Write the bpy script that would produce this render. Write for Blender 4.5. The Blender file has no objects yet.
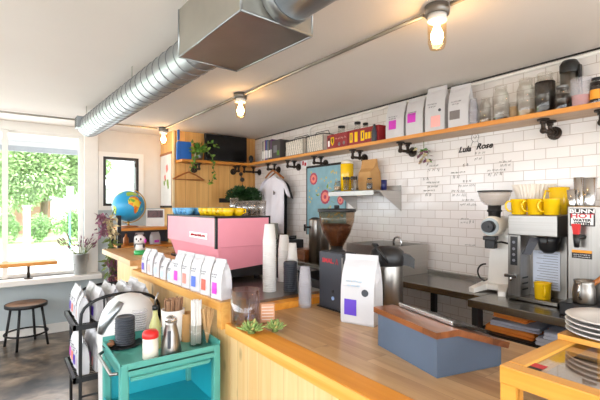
import bpy, bmesh, math, random
from math import sin, cos, pi, atan2, sqrt, radians
from mathutils import Vector, Matrix, Euler
random.seed(7)
SC = bpy.context.scene
COL = SC.collection
# ------------------------------------------------------------------ camera model (600x400 photograph)
FPX, HX, HY, CZ = 405.0, 300.0, 206.0, 1.53
YAW = atan2(295.0, 405.0)
FW = Vector((sin(YAW), cos(YAW), 0)); RT = Vector((cos(YAW), -sin(YAW), 0))
CEIL, XW, YW, YN = 2.51, 2.97, 5.72, 5.20      # ceiling, tile wall, window wall, wooden nook wall
def ray(px, py):
    return FW + RT * ((px - HX) / FPX) + Vector((0, 0, 1)) * ((HY - py) / FPX)
def at_z(px, py, z):
    d = ray(px, py); t = (z - CZ) / d.z; return Vector((d.x * t, d.y * t, z))
def at_x(px, py, X):
    d = ray(px, py); t = X / d.x; return Vector((X, d.y * t, CZ + d.z * t))
def at_y(px, py, Y):
    d = ray(px, py); t = Y / d.y; return Vector((d.x * t, Y, CZ + d.z * t))

# ------------------------------------------------------------------ materials
MATS = {}
def new_mat(name):
    m = bpy.data.materials.new(name); m.use_nodes = True
    nt = m.node_tree; b = nt.nodes['Principled BSDF']
    MATS[name] = m
    return m, nt, b
def rgb(h):
    h = h.lstrip('#'); c = [int(h[i:i+2], 16) / 255 for i in (0, 2, 4)]
    return tuple((x / 12.92 if x <= .04045 else ((x + .055) / 1.055) ** 2.4) for x in c) + (1,)
def plain(name, hexc, rough=.5, metal=0, var=.06, scale=8, bump=0, bscale=60, coat=0, sub=0):
    m, nt, b = new_mat(name)
    c = rgb(hexc)
    b.inputs['Roughness'].default_value = rough; b.inputs['Metallic'].default_value = metal
    if coat: b.inputs['Coat Weight'].default_value = coat; b.inputs['Coat Roughness'].default_value = .1
    if sub:
        b.inputs['Subsurface Weight'].default_value = sub; b.inputs['Subsurface Scale'].default_value = .01
    tc = nt.nodes.new('ShaderNodeTexCoord')
    n = nt.nodes.new('ShaderNodeTexNoise'); n.inputs['Scale'].default_value = scale; n.inputs['Detail'].default_value = 4
    nt.links.new(tc.outputs['Object'], n.inputs['Vector'])
    r = nt.nodes.new('ShaderNodeValToRGB')
    r.color_ramp.elements[0].position = .3; r.color_ramp.elements[1].position = .7
    r.color_ramp.elements[0].color = tuple(max(0, x * (1 - var)) for x in c[:3]) + (1,)
    r.color_ramp.elements[1].color = tuple(min(1, x * (1 + var)) for x in c[:3]) + (1,)
    nt.links.new(n.outputs['Fac'], r.inputs['Fac']); nt.links.new(r.outputs['Color'], b.inputs['Base Color'])
    if bump:
        n2 = nt.nodes.new('ShaderNodeTexNoise'); n2.inputs['Scale'].default_value = bscale
        nt.links.new(tc.outputs['Object'], n2.inputs['Vector'])
        bp = nt.nodes.new('ShaderNodeBump'); bp.inputs['Strength'].default_value = bump; bp.inputs['Distance'].default_value = .01
        nt.links.new(n2.outputs['Fac'], bp.inputs['Height']); nt.links.new(bp.outputs['Normal'], b.inputs['Normal'])
    return m
def emit(name, hexc, s):
    m, nt, b = new_mat(name)
    b.inputs['Base Color'].default_value = rgb(hexc)
    b.inputs['Emission Color'].default_value = rgb(hexc); b.inputs['Emission Strength'].default_value = s
    return m
def glass(name, hexc='#ffffff', refl=.12, tint=.985, rough=.03, k=.13):
    m, nt, b = new_mat(name)
    nt.nodes.remove(b)
    out = nt.nodes['Material Output']
    tr = nt.nodes.new('ShaderNodeBsdfTransparent'); c = rgb(hexc)
    tr.inputs['Color'].default_value = tuple(x * tint for x in c[:3]) + (1,)
    gl = nt.nodes.new('ShaderNodeBsdfGlossy'); gl.inputs['Roughness'].default_value = rough
    lw = nt.nodes.new('ShaderNodeLayerWeight'); lw.inputs['Blend'].default_value = .25
    mx = nt.nodes.new('ShaderNodeMath'); mx.operation = 'MULTIPLY_ADD'
    mx.inputs[1].default_value = k; mx.inputs[2].default_value = refl * .15
    nt.links.new(lw.outputs['Facing'], mx.inputs[0])
    mix = nt.nodes.new('ShaderNodeMixShader')
    nt.links.new(mx.outputs[0], mix.inputs[0]); nt.links.new(tr.outputs[0], mix.inputs[1]); nt.links.new(gl.outputs[0], mix.inputs[2])
    nt.links.new(mix.outputs[0], out.inputs['Surface'])
    return m
def cloudy(name, hexc, alpha):
    """milky see-through plastic"""
    m, nt, b = new_mat(name)
    b.inputs['Base Color'].default_value = rgb(hexc); b.inputs['Roughness'].default_value = .25
    out = nt.nodes['Material Output']
    tr = nt.nodes.new('ShaderNodeBsdfTransparent'); mix = nt.nodes.new('ShaderNodeMixShader'); mix.inputs[0].default_value = alpha
    nt.links.new(tr.outputs[0], mix.inputs[1]); nt.links.new(b.outputs[0], mix.inputs[2]); nt.links.new(mix.outputs[0], out.inputs['Surface'])
    return m
def math_n(nt, op, a=None, b=None, c=None):
    n = nt.nodes.new('ShaderNodeMath'); n.operation = op
    for i, v in enumerate((a, b, c)):
        if v is None: continue
        if isinstance(v, (int, float)): n.inputs[i].default_value = v
        else: nt.links.new(v, n.inputs[i])
    return n.outputs[0]
def wood(name, light, dark, grain='Z', across='Y', width=.1, rough=.45, knots=.5, groove=.012, varp=.25, stave=0, coat=0, knotcol='#5a2f12', gs=1.0, gdark=.45):
    """boards running along `grain`, laid side by side along `across`"""
    m, nt, b = new_mat(name)
    L = nt.links
    tc = nt.nodes.new('ShaderNodeTexCoord'); sp = nt.nodes.new('ShaderNodeSeparateXYZ'); L.new(tc.outputs['Object'], sp.inputs[0])
    g, a = sp.outputs[grain], sp.outputs[across]
    o = sp.outputs[({'X', 'Y', 'Z'} - {grain, across}).pop()]
    av = math_n(nt, 'DIVIDE', a, width); idx = math_n(nt, 'FLOOR', av); fr = math_n(nt, 'FRACT', av)
    wn = nt.nodes.new('ShaderNodeTexWhiteNoise'); wn.noise_dimensions = '2D'
    cb = nt.nodes.new('ShaderNodeCombineXYZ'); L.new(idx, cb.inputs[0])
    if stave:
        wn0 = nt.nodes.new('ShaderNodeTexWhiteNoise'); wn0.noise_dimensions = '1D'; L.new(idx, wn0.inputs['W'])
        gv = math_n(nt, 'ADD', math_n(nt, 'DIVIDE', g, stave), math_n(nt, 'MULTIPLY', wn0.outputs['Value'], 7.3))
        L.new(math_n(nt, 'FLOOR', gv), cb.inputs[1])
    L.new(cb.outputs[0], wn.inputs['Vector'])
    rnd = wn.outputs['Value']
    # grain noise, stretched along the board and shifted per board
    vec = nt.nodes.new('ShaderNodeCombineXYZ')
    L.new(math_n(nt, 'ADD', math_n(nt, 'MULTIPLY', g, 1.6 * gs), math_n(nt, 'MULTIPLY', rnd, 37.0)), vec.inputs[0])
    L.new(math_n(nt, 'MULTIPLY', a, 26 * gs), vec.inputs[1]); L.new(math_n(nt, 'MULTIPLY', o, 26 * gs), vec.inputs[2])
    nz = nt.nodes.new('ShaderNodeTexNoise'); nz.inputs['Scale'].default_value = 1.0; nz.inputs['Detail'].default_value = 6; nz.inputs['Distortion'].default_value = .6
    L.new(vec.outputs[0], nz.inputs['Vector'])
    v = math_n(nt, 'ADD', math_n(nt, 'MULTIPLY', nz.outputs['Fac'], 1.5), math_n(nt, 'MULTIPLY', math_n(nt, 'SUBTRACT', rnd, .5), varp * 2))
    v = math_n(nt, 'SUBTRACT', v, .25)
    r = nt.nodes.new('ShaderNodeValToRGB'); r.color_ramp.elements[0].position = .15; r.color_ramp.elements[1].position = .9
    r.color_ramp.elements[0].color = rgb(dark); r.color_ramp.elements[1].color = rgb(light)
    L.new(v, r.inputs['Fac']); col = r.outputs['Color']
    def mixc(fac, c0, c1):
        mx = nt.nodes.new('ShaderNodeMix'); mx.data_type = 'RGBA'
        if isinstance(fac, float): mx.inputs['Factor'].default_value = fac
        else: L.new(fac, mx.inputs['Factor'])
        L.new(c0, mx.inputs[6])
        if isinstance(c1, tuple): mx.inputs[7].default_value = c1
        else: L.new(c1, mx.inputs[7])
        return mx.outputs[2]
    if knots:
        kv = nt.nodes.new('ShaderNodeCombineXYZ')
        L.new(math_n(nt, 'ADD', math_n(nt, 'MULTIPLY', g, 2.6), math_n(nt, 'MULTIPLY', rnd, 11.0)), kv.inputs[0])
        L.new(math_n(nt, 'MULTIPLY', a, 5.0), kv.inputs[1]); L.new(math_n(nt, 'MULTIPLY', o, 5.0), kv.inputs[2])
        vo = nt.nodes.new('ShaderNodeTexVoronoi'); vo.inputs['Scale'].default_value = 1.0; L.new(kv.outputs[0], vo.inputs['Vector'])
        kk = nt.nodes.new('ShaderNodeMapRange'); kk.inputs[1].default_value = .05; kk.inputs[2].default_value = .13; kk.inputs[3].default_value = knots; kk.inputs[4].default_value = 0
        L.new(vo.outputs['Distance'], kk.inputs[0])
        col = mixc(kk.outputs[0], col, rgb(knotcol))
    if groove:
        e = math_n(nt, 'MINIMUM', fr, math_n(nt, 'SUBTRACT', 1.0, fr))
        ge = math_n(nt, 'LESS_THAN', e, groove / width * .5)
        if stave:
            gf = math_n(nt, 'FRACT', gv); e2 = math_n(nt, 'MINIMUM', gf, math_n(nt, 'SUBTRACT', 1.0, gf))
            ge = math_n(nt, 'MAXIMUM', ge, math_n(nt, 'LESS_THAN', e2, groove / stave * .5))
        ge = math_n(nt, 'MULTIPLY', ge, gdark)
        d = rgb(dark); col = mixc(ge, col, tuple(x * .45 for x in d[:3]) + (1,))
    L.new(col, b.inputs['Base Color']); b.inputs['Roughness'].default_value = rough
    if coat: b.inputs['Coat Weight'].default_value = coat; b.inputs['Coat Roughness'].default_value = .12
    return m
def tile_mat():
    m, nt, b = new_mat('subway_tile'); L = nt.links
    tc = nt.nodes.new('ShaderNodeTexCoord'); sp = nt.nodes.new('ShaderNodeSeparateXYZ'); L.new(tc.outputs['Object'], sp.inputs[0])
    cb = nt.nodes.new('ShaderNodeCombineXYZ'); L.new(sp.outputs['Y'], cb.inputs[0]); L.new(sp.outputs['Z'], cb.inputs[1])
    br = nt.nodes.new('ShaderNodeTexBrick'); L.new(cb.outputs[0], br.inputs['Vector'])
    br.inputs['Scale'].default_value = 1; br.inputs['Brick Width'].default_value = .146; br.inputs['Row Height'].default_value = .0712
    br.inputs['Mortar Size'].default_value = .0022; br.inputs['Mortar Smooth'].default_value = .3; br.inputs['Bias'].default_value = 0
    br.inputs['Color1'].default_value = rgb('#ebe6e3'); br.inputs['Color2'].default_value = rgb('#e2dcd8'); br.inputs['Mortar'].default_value = rgb('#b9aba2')
    L.new(br.outputs['Color'], b.inputs['Base Color'])
    mr = nt.nodes.new('ShaderNodeMapRange'); mr.inputs[3].default_value = .12; mr.inputs[4].default_value = .7
    L.new(br.outputs['Fac'], mr.inputs[0]); L.new(mr.outputs[0], b.inputs['Roughness'])
    n = nt.nodes.new('ShaderNodeTexNoise'); n.inputs['Scale'].default_value = 14; L.new(cb.outputs[0], n.inputs['Vector'])
    h = math_n(nt, 'ADD', math_n(nt, 'MULTIPLY', br.outputs['Fac'], -1.0), math_n(nt, 'MULTIPLY', n.outputs['Fac'], .5))
    bp = nt.nodes.new('ShaderNodeBump'); bp.inputs['Strength'].default_value = .35; bp.inputs['Distance'].default_value = .003
    L.new(h, bp.inputs['Height']); L.new(bp.outputs['Normal'], b.inputs['Normal'])
    return m
def concrete():
    m, nt, b = new_mat('polished_concrete'); L = nt.links
    tc = nt.nodes.new('ShaderNodeTexCoord')
    def nz(s, d, dist=0):
        n = nt.nodes.new('ShaderNodeTexNoise'); n.inputs['Scale'].default_value = s; n.inputs['Detail'].default_value = d; n.inputs['Distortion'].default_value = dist
        L.new(tc.outputs['Object'], n.inputs['Vector']); return n.outputs['Fac']
    v = math_n(nt, 'ADD', math_n(nt, 'MULTIPLY', nz(2.2, 8, 1.2), .75), math_n(nt, 'MULTIPLY', nz(9, 6, .6), .25))
    r = nt.nodes.new('ShaderNodeValToRGB'); e = r.color_ramp.elements
    e[0].position = .38; e[0].color = rgb('#2b2622'); e[1].position = .64; e[1].color = rgb('#9c8a77')
    x = e.new(.5); x.color = rgb('#5f5246')
    L.new(v, r.inputs['Fac']); L.new(r.outputs['Color'], b.inputs['Base Color'])
    b.inputs['Roughness'].default_value = .28
    return m
def metal(name, hexc, rough=.3, axis=None, s=80, var=.1):
    m, nt, b = new_mat(name); L = nt.links
    b.inputs['Metallic'].default_value = 1; c = rgb(hexc)
    tc = nt.nodes.new('ShaderNodeTexCoord'); mp = nt.nodes.new('ShaderNodeMapping')
    mp.inputs['Scale'].default_value = {'X': (1, s, s), 'Y': (s, 1, s), 'Z': (s, s, 1)}.get(axis, (7, 7, 7))
    L.new(tc.outputs['Object'], mp.inputs['Vector'])
    n = nt.nodes.new('ShaderNodeTexNoise'); n.inputs['Scale'].default_value = 1; n.inputs['Detail'].default_value = 3; L.new(mp.outputs[0], n.inputs['Vector'])
    r = nt.nodes.new('ShaderNodeValToRGB'); r.color_ramp.elements[0].position = .3; r.color_ramp.elements[1].position = .7
    r.color_ramp.elements[0].color = tuple(x * (1 - var) for x in c[:3]) + (1,); r.color_ramp.elements[1].color = tuple(min(1, x * (1 + var)) for x in c[:3]) + (1,)
    L.new(n.outputs['Fac'], r.inputs['Fac']); L.new(r.outputs['Color'], b.inputs['Base Color'])
    mr = nt.nodes.new('ShaderNodeMapRange'); mr.inputs[3].default_value = rough * .8; mr.inputs[4].default_value = rough * 1.25
    L.new(n.outputs['Fac'], mr.inputs[0]); L.new(mr.outputs[0], b.inputs['Roughness'])
    return m
def globe_mat():
    m, nt, b = new_mat('globe_map'); L = nt.links
    tc = nt.nodes.new('ShaderNodeTexCoord'); n = nt.nodes.new('ShaderNodeTexNoise'); n.inputs['Scale'].default_value = 9; n.inputs['Detail'].default_value = 4
    mp = nt.nodes.new('ShaderNodeMapping'); L.new(tc.outputs['Object'], mp.inputs['Vector']); L.new(mp.outputs[0], n.inputs['Vector'])
    r = nt.nodes.new('ShaderNodeValToRGB'); r.color_ramp.interpolation = 'CONSTANT'; e = r.color_ramp.elements
    e[0].position = 0; e[0].color = rgb('#7cb342'); e[1].position = .42; e[1].color = rgb('#f3d33c')
    for p, c in ((.5, '#ef8d2e'), (.57, '#e0642c'), (.63, '#8cc152')): x = e.new(p); x.color = rgb(c)
    L.new(n.outputs['Fac'], r.inputs['Fac']); L.new(r.outputs['Color'], b.inputs['Base Color']); b.inputs['Roughness'].default_value = .35
    return m
M = {}
M['tile'] = tile_mat(); M['floor'] = concrete()
M['ceiling'] = plain('ceiling_paint', '#efeae4', .8, var=.02, scale=1.2, bump=.05, bscale=9)
M['beige'] = plain('beige_wall_paint', '#ddd6cd', .7, var=.02)
M['bluegrey'] = plain('blue_grey_wall_paint', '#b7c1c4', .6, var=.03)
M['trim'] = plain('white_trim_paint', '#ece9e3', .45, var=.02)
M['blacktrim'] = plain('black_window_paint', '#25201f', .4)
M['pine'] = wood('pine_panelling', '#efcd97', '#e2b678', 'Z', 'Y', .105, .5, .6, .004, .12, gs=.8)
M['pine_x'] = wood('pine_end_panelling', '#edc98e', '#d3a057', 'Z', 'X', .105, .45, .65, .006, .16, gs=.8)
M['nook'] = wood('knotty_pine_wall', '#f0be74', '#d0944c', 'Z', 'X', .16, .4, .8, .006, .22, gs=.7)
M['nook_y'] = wood('knotty_pine_return', '#f2c47c', '#d8a056', 'Z', 'Y', .16, .4, .8, .006, .22, gs=.7)
M['edge'] = wood('amber_edge_board', '#eda23a', '#d07e18', 'Y', 'X', .3, .5, .7, 0, .1, gs=.6)
M['fascia'] = wood('pine_edge_fascia', '#efbd68', '#dd9c3e', 'Y', 'Z', .3, .35, .5, 0, .1, gs=.6)
M['butcher'] = wood('butcher_block', '#caa374', '#a3794d', 'Y', 'X', .115, .35, .45, .002, .35, stave=.62, coat=.12, gdark=.5)
M['ledge'] = wood('pine_ledge', '#e8b566', '#cd8f3f', 'Y', 'X', .3, .35, .4, 0, .1)
M['shelfwood'] = wood('amber_shelf_board', '#e5a04c', '#cb7f2e', 'Y', 'Z', .3, .4, .4, 0, .1)
M['bouncelit'] = wood('bounce_lit_shelf_board', '#dcc3ab', '#c5a78b', 'Y', 'X', .13, .6, .3, .002, .1)  # paler shelf wood: light bounced off the tiles is put into its colour
M['shelfwood_x'] = wood('amber_shelf_board_x', '#e0983f', '#c0741f', 'X', 'Z', .3, .4, .4, 0, .1)
M['walnut'] = wood('walnut_plank', '#96592f', '#5e3115', 'Y', 'X', .09, .3, 0, .001, .2, coat=.25)
M['casewood'] = wood('honey_pine_frame', '#e2a445', '#cd8426', 'Y', 'Z', .3, .35, .3, 0, .1, coat=.2)
M['casewood_x'] = wood('honey_pine_rail', '#e2a445', '#cd8426', 'X', 'Z', .3, .35, .3, 0, .1, coat=.2)
M['lightwood'] = plain('pale_beech', '#c99a63', .5, var=.12, scale=20)
M['hangerwood'] = plain('hanger_wood', '#a9662f', .4, var=.12, scale=20)
M['stickwood'] = plain('stirrer_wood', '#d2ab79', .6, var=.12, scale=40)
M['brownpaper'] = plain('brown_paper', '#9d775a', .7, var=.12, scale=40)
M['kraft'] = plain('kraft_paper', '#c2945c', .7, var=.06, scale=12, bump=.2, bscale=25)
M['steel'] = metal('brushed_steel', '#989490', .33, 'Y')
M['steel_x'] = metal('brushed_steel_side', '#bdb9b4', .34, 'X', 60, .05)
M['steel_z'] = metal('brushed_steel_upright', '#96928d', .32, 'Z')
M['tabletop'] = metal('worn_steel_top', '#8b867f', .24, 'Y', 50, .15)
M['chrome'] = metal('chrome', '#cfcfcf', .14)
M['galv'] = metal('galvanised_duct', '#a3a8ab', .36, None, var=.08)
M['galvdull'] = metal('dull_galvanised_sheet', '#b0ada4', .42, None, var=.08)
M['bucket'] = metal('galvanised_bucket', '#d2d5d6', .5, None, var=.12)
M['pipe'] = plain('black_iron_pipe', '#3a3029', .45, .6)
M['blackmetal'] = plain('black_metal', '#1d1d1f', .45, .2)
M['blackplastic'] = plain('black_plastic', '#1a1a1c', .4)
M['charcoal'] = plain('charcoal_plastic', '#3a3d45', .45)
M['screen'] = plain('dark_screen', '#100f10', .2)
M['pink'] = plain('pink_enamel', '#ec96a6', .45, coat=.1, var=.02)
M['teal'] = plain('teal_enamel', '#4f9f95', .42, var=.1, scale=5, coat=.15)
M['tealin'] = plain('teal_inside', '#1fa0ae', .45, var=.06)
M['bagwhite'] = plain('white_coated_paper', '#cac8ca', .5, var=.02, bump=.15, bscale=18)
M['cupwhite'] = plain('white_paper_cup', '#e2dfdb', .55, var=.01)
M['whiteplastic'] = plain('white_plastic', '#d5d3d0', .35, var=.01)
M['ceramic'] = plain('white_ceramic', '#efece7', .2, var=.01)
M['cream'] = plain('cream_enamel', '#e5ddcd', .3, coat=.3, var=.02)
M['whiteenamel'] = plain('white_enamel', '#eae6df', .3, coat=.3, var=.02)
M['yellow'] = plain('yellow_ceramic', '#f2c413', .25, coat=.3, var=.03)
M['blue'] = plain('sky_blue_ceramic', '#6fb2e0', .3, var=.04)
M['cobalt'] = plain('cobalt_plastic', '#1566c4', .4)
M['navy'] = plain('navy_ceramic', '#2b2f63', .3)
M['red'] = plain('red_plastic', '#d32524', .35)
M['cratered'] = plain('dark_red_card', '#8e1c22', .5, var=.08)
M['magenta'] = plain('magenta_print', '#d43bc0', .5)
M['coral'] = plain('coral_print', '#f28a7c', .5)
M['salmon'] = plain('pale_salmon_print', '#f4b0a9', .5)
M['purple'] = plain('purple_print', '#5a35b8', .5)
M['royal'] = plain('royal_blue_print', '#4a6bd0', .5)
M['tomato'] = plain('tomato_print', '#ee5f4d', .5)
M['taupe'] = plain('taupe_print', '#7d7572', .5)
M['paleblue'] = plain('pale_blue_print', '#b5d3ea', .5)
M['greyprint'] = plain('grey_print', '#77767d', .6)
M['ink'] = plain('black_ink', '#2b2726', .6)
M['fadedink'] = plain('faded_ink', '#8a847f', .7)
M['redprint'] = plain('red_print', '#c62433', .5)
M['whiteprint'] = plain('white_print', '#f3f2f0', .5)
M['orangeprint'] = plain('orange_print', '#eb9a22', .5)
M['boxblue'] = plain('blue_grey_steel_box', '#56667b', .45, .15, var=.08, scale=6)
M['glass'] = glass('clear_glass')
M['window'] = glass('window_glass', refl=.04, tint=.97)
M['clearplastic'] = cloudy('clear_plastic', '#f0edf4', .22)
M['smoke'] = cloudy('smoky_hopper', '#cfc4ba', .34)
M['clearhopper'] = glass('clear_hopper', '#efe6dc', tint=.96, k=.2)
M['shelfglass'] = glass('shelf_jar_glass', '#fbfaf8', tint=.99, k=.24, refl=.3)
M['jarglass'] = glass('thick_jar_glass', '#f2f1f8', tint=.96, k=.6, refl=.4)
M['tumblerglass'] = glass('tumbler_glass', '#ffffff', tint=.97, k=.4, refl=1.0)
M['caseglass'] = glass('case_glass', '#f6f8f8', tint=.95, k=.5, refl=.9)
M['oil'] = cloudy('yellow_oil', '#d6d58e', .55)
M['beans'] = plain('coffee_beans', '#55301a', .6, var=.55, scale=75, bump=.15, bscale=75)
M['darkbeans'] = plain('dark_beans', '#241a18', .5, var=.4, scale=120)
M['oats'] = plain('pale_grains', '#b99b74', .7, var=.3, scale=120)
M['spice'] = plain('red_powder', '#c24a3a', .7, var=.1)
M['leaf'] = plain('green_leaf', '#4f7f2c', .5, var=.3, scale=14)
M['darkleaf'] = plain('dark_green_leaf', '#24451f', .5, var=.35, scale=14)
M['yelleaf'] = plain('yellow_green_leaf', '#86a83a', .5, var=.25, scale=14)
M['succulent'] = plain('succulent_green', '#93ac62', .5, var=.25, scale=40)
M['treeleaf'] = plain('tree_leaf', '#9ab47e', .6, var=.35, scale=3)
M['treeleaf2'] = plain('shrub_leaf', '#8aac72', .6, var=.3, scale=4)
M['bark'] = plain('bark', '#6b5545', .8, var=.2)
M['dryflower'] = plain('dried_pink_flower', '#88596b', .8, var=.2, scale=30)
M['drycream'] = plain('dried_cream_flower', '#cdbd93', .8, var=.2, scale=30)
M['drygreen'] = plain('dried_green_stem', '#6b7a3c', .8, var=.25, scale=30)
M['terracotta'] = plain('brown_sugar', '#9a6a4c', .7)
M['cottonwhite'] = plain('white_cotton', '#eae6ee', .85, var=.02, bump=.2, bscale=9)
M['cottonblack'] = plain('black_cotton', '#1c1a1d', .85)
M['toworange'] = plain('orange_towel', '#e58636', .9, bump=.3, bscale=90)
M['towgrey'] = plain('grey_towel', '#a6aaba', .9, bump=.3, bscale=90)
M['rubber'] = plain('dark_rubber', '#2a2726', .8)
M['plate'] = plain('plate_glaze', '#cfc9c3', .25, var=.02)
M['platerim'] = plain('navy_plate_band', '#3c4356', .3)
M['painting'] = plain('painted_blue_board', '#86b0bd', .6, var=.12, scale=9)
M['rose'] = plain('painted_rose', '#c5506a', .6, var=.25, scale=50)
M['ochre'] = plain('painted_ochre', '#cfc07a', .6, var=.1)
M['wire'] = plain('cream_wire_liner', '#e9e1d4', .7, var=.1, scale=40)
M['book1'] = plain('grey_sleeve', '#7d7a76', .6); M['book2'] = plain('purple_sleeve', '#6d3a76', .6); M['book3'] = plain('blue_sleeve', '#3f5a8c', .6)
M['book4'] = plain('cream_sleeve', '#cfc6b4', .6); M['book5'] = plain('charcoal_sleeve', '#4a4646', .6)
M['globe'] = globe_mat(); M['ocean'] = plain('globe_ocean', '#2f9fd0', .35, var=.08, scale=5)
M['brass'] = metal('brass', '#c79a4b', .3)
M['bulb'] = emit('lit_bulb', '#ffd29a', 46)
M['asphalt'] = plain('sunlit_asphalt', '#cfcdc8', .8, var=.05)
M['grass'] = plain('lawn', '#9cb878', .9, var=.2, scale=4)
M['siding'] = plain('white_siding', '#cfd0d2', .7, var=.03)
M['brick'] = plain('red_brick', '#b98b7c', .8, var=.15, scale=6)
M['signgreen'] = plain('green_post_paint', '#5fae9a', .6)
M['awning'] = plain('grey_awning', '#9fa3a8', .7, var=.05)
M['paving'] = plain('pale_paving', '#c9c6c0', .85, var=.05)
M['lampgrey'] = metal('grey_cast_metal', '#8f8c88', .45)
M['lampglass'] = glass('lamp_glass', '#fff2da', refl=.2, tint=.97)
# ------------------------------------------------------------------ mesh builder
class MB:
    def __init__(s): s.v = []; s.f = []; s.mi = []; s.sm = []; s.M = Matrix.Identity(4)
    def tf(s, m): s.M = m; return s
    def add(s, vs, fs, mi=0, smooth=False):
        b = len(s.v); s.v += [tuple(s.M @ Vector(p)) for p in vs]
        for f in fs: s.f.append(tuple(b + i for i in f)); s.mi.append(mi); s.sm.append(smooth)
        return s
    def box(s, x0, y0, z0, x1, y1, z1, mi=0, bev=0):
        if bev <= 0:
            vs = [(x, y, z) for z in (z0, z1) for x, y in ((x0, y0), (x1, y0), (x1, y1), (x0, y1))]
            return s.add(vs, [(0, 3, 2, 1), (4, 5, 6, 7), (0, 1, 5, 4), (1, 2, 6, 5), (2, 3, 7, 6), (3, 0, 4, 7)], mi)
        bm = bmesh.new(); bmesh.ops.create_cube(bm, size=1)
        for v in bm.verts: v.co = ((x0 + x1) / 2 + v.co.x * (x1 - x0), (y0 + y1) / 2 + v.co.y * (y1 - y0), (z0 + z1) / 2 + v.co.z * (z1 - z0))
        bev = min(bev, .45 * min(abs(x1 - x0), abs(y1 - y0), abs(z1 - z0)))
        bmesh.ops.bevel(bm, geom=bm.edges[:], offset=bev, segments=2, affect='EDGES', profile=.5)
        bm.verts.index_update()
        s.add([tuple(v.co) for v in bm.verts], [tuple(v.index for v in f.verts) for f in bm.faces], mi); bm.free(); return s
    def prism(s, poly, z0, z1, mi=0):
        """poly in XY, extruded in Z"""
        n = len(poly); vs = [(x, y, z0) for x, y in poly] + [(x, y, z1) for x, y in poly]
        return s.add(vs, [tuple(range(n))[::-1], tuple(range(n, 2 * n))] + [(i, (i + 1) % n, n + (i + 1) % n, n + i) for i in range(n)], mi)
    def prism_ax(s, poly, a, b, axis='Y', mi=0):
        """poly in the plane across `axis`: 'Y' -> (x,z), 'X' -> (y,z)"""
        n = len(poly)
        P = (lambda p, t: (p[0], t, p[1])) if axis == 'Y' else (lambda p, t: (t, p[0], p[1]))
        vs = [P(p, a) for p in poly] + [P(p, b) for p in poly]
        return s.add(vs, [tuple(range(n)), tuple(range(n, 2 * n))[::-1]] + [(i, n + i, n + (i + 1) % n, (i + 1) % n) for i in range(n)], mi)
    def cyl(s, p0, p1, r0, r1=None, n=16, caps=True, mi=0, smooth=True):
        r1 = r0 if r1 is None else r1
        p0, p1 = Vector(p0), Vector(p1); d = (p1 - p0).normalized()
        a = d.orthogonal().normalized(); b = d.cross(a)
        vs = [tuple(p + (a * cos(2 * pi * i / n) + b * sin(2 * pi * i / n)) * r) for p, r in ((p0, r0), (p1, r1)) for i in range(n)]
        s.add(vs, [(i, (i + 1) % n, n + (i + 1) % n, n + i) for i in range(n)], mi, smooth)
        if caps: s.add(vs, [tuple(range(n))[::-1], tuple(range(n, 2 * n))], mi)
        return s
    def lathe(s, prof, c=(0, 0, 0), n=24, mi=0, smooth=True, sx=1, sy=1):
        k = len(prof); vs = []
        for r, z in prof:
            r = max(r, 1e-5)
            vs += [(c[0] + sx * r * cos(2 * pi * i / n), c[1] + sy * r * sin(2 * pi * i / n), c[2] + z) for i in range(n)]
        fs = [(j * n + i, j * n + (i + 1) % n, (j + 1) * n + (i + 1) % n, (j + 1) * n + i) for j in range(k - 1) for i in range(n)]
        return s.add(vs, fs, mi, smooth)
    def tube(s, path, r, n=8, mi=0, closed=False, caps=True):
        P = [Vector(p) for p in path]; m = len(P); vs = []
        up = None
        for i, p in enumerate(P):
            d = (P[(i + 1) % m] - P[i - 1]) if closed else (P[min(i + 1, m - 1)] - P[max(i - 1, 0)])
            d.normalize()
            if up is None: up = d.orthogonal().normalized()
            up = (up - d * up.dot(d))
            up = up.normalized() if up.length > 1e-6 else d.orthogonal().normalized()
            b = d.cross(up); rr = r[i] if isinstance(r, (list, tuple)) else r
            vs += [tuple(p + (up * cos(2 * pi * k / n) + b * sin(2 * pi * k / n)) * rr) for k in range(n)]
        seg = m if closed else m - 1
        s.add(vs, [(j * n + k, j * n + (k + 1) % n, ((j + 1) % m) * n + (k + 1) % n, ((j + 1) % m) * n + k) for j in range(seg) for k in range(n)], mi, True)
        if caps and not closed: s.add(vs, [tuple(range(n))[::-1], tuple(range((m - 1) * n, m * n))], mi)
        return s
    def sphere(s, c, r, n=16, k=10, mi=0, sc=(1, 1, 1), z0=-1, z1=1):
        pr = []
        a0, a1 = math.asin(z0), math.asin(z1)
        for j in range(k + 1):
            a = a0 + (a1 - a0) * j / k; pr.append((r * cos(a), r * sin(a)))
        vs = []
        for rr, z in pr: vs += [(c[0] + max(rr, 1e-5) * cos(2 * pi * i / n) * sc[0], c[1] + max(rr, 1e-5) * sin(2 * pi * i / n) * sc[1], c[2] + z * sc[2]) for i in range(n)]
        return s.add(vs, [(j * n + i, j * n + (i + 1) % n, (j + 1) * n + (i + 1) % n, (j + 1) * n + i) for j in range(k) for i in range(n)], mi, True)
    def loft(s, rings, mi=0, smooth=False, caps=True):
        n = len(rings[0]); vs = [p for r in rings for p in r]
        s.add(vs, [(j * n + i, j * n + (i + 1) % n, (j + 1) * n + (i + 1) % n, (j + 1) * n + i) for j in range(len(rings) - 1) for i in range(n)], mi, smooth)
        if caps: s.add(vs, [tuple(range(n))[::-1], tuple(range((len(rings) - 1) * n, len(rings) * n))], mi)
        return s
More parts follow.
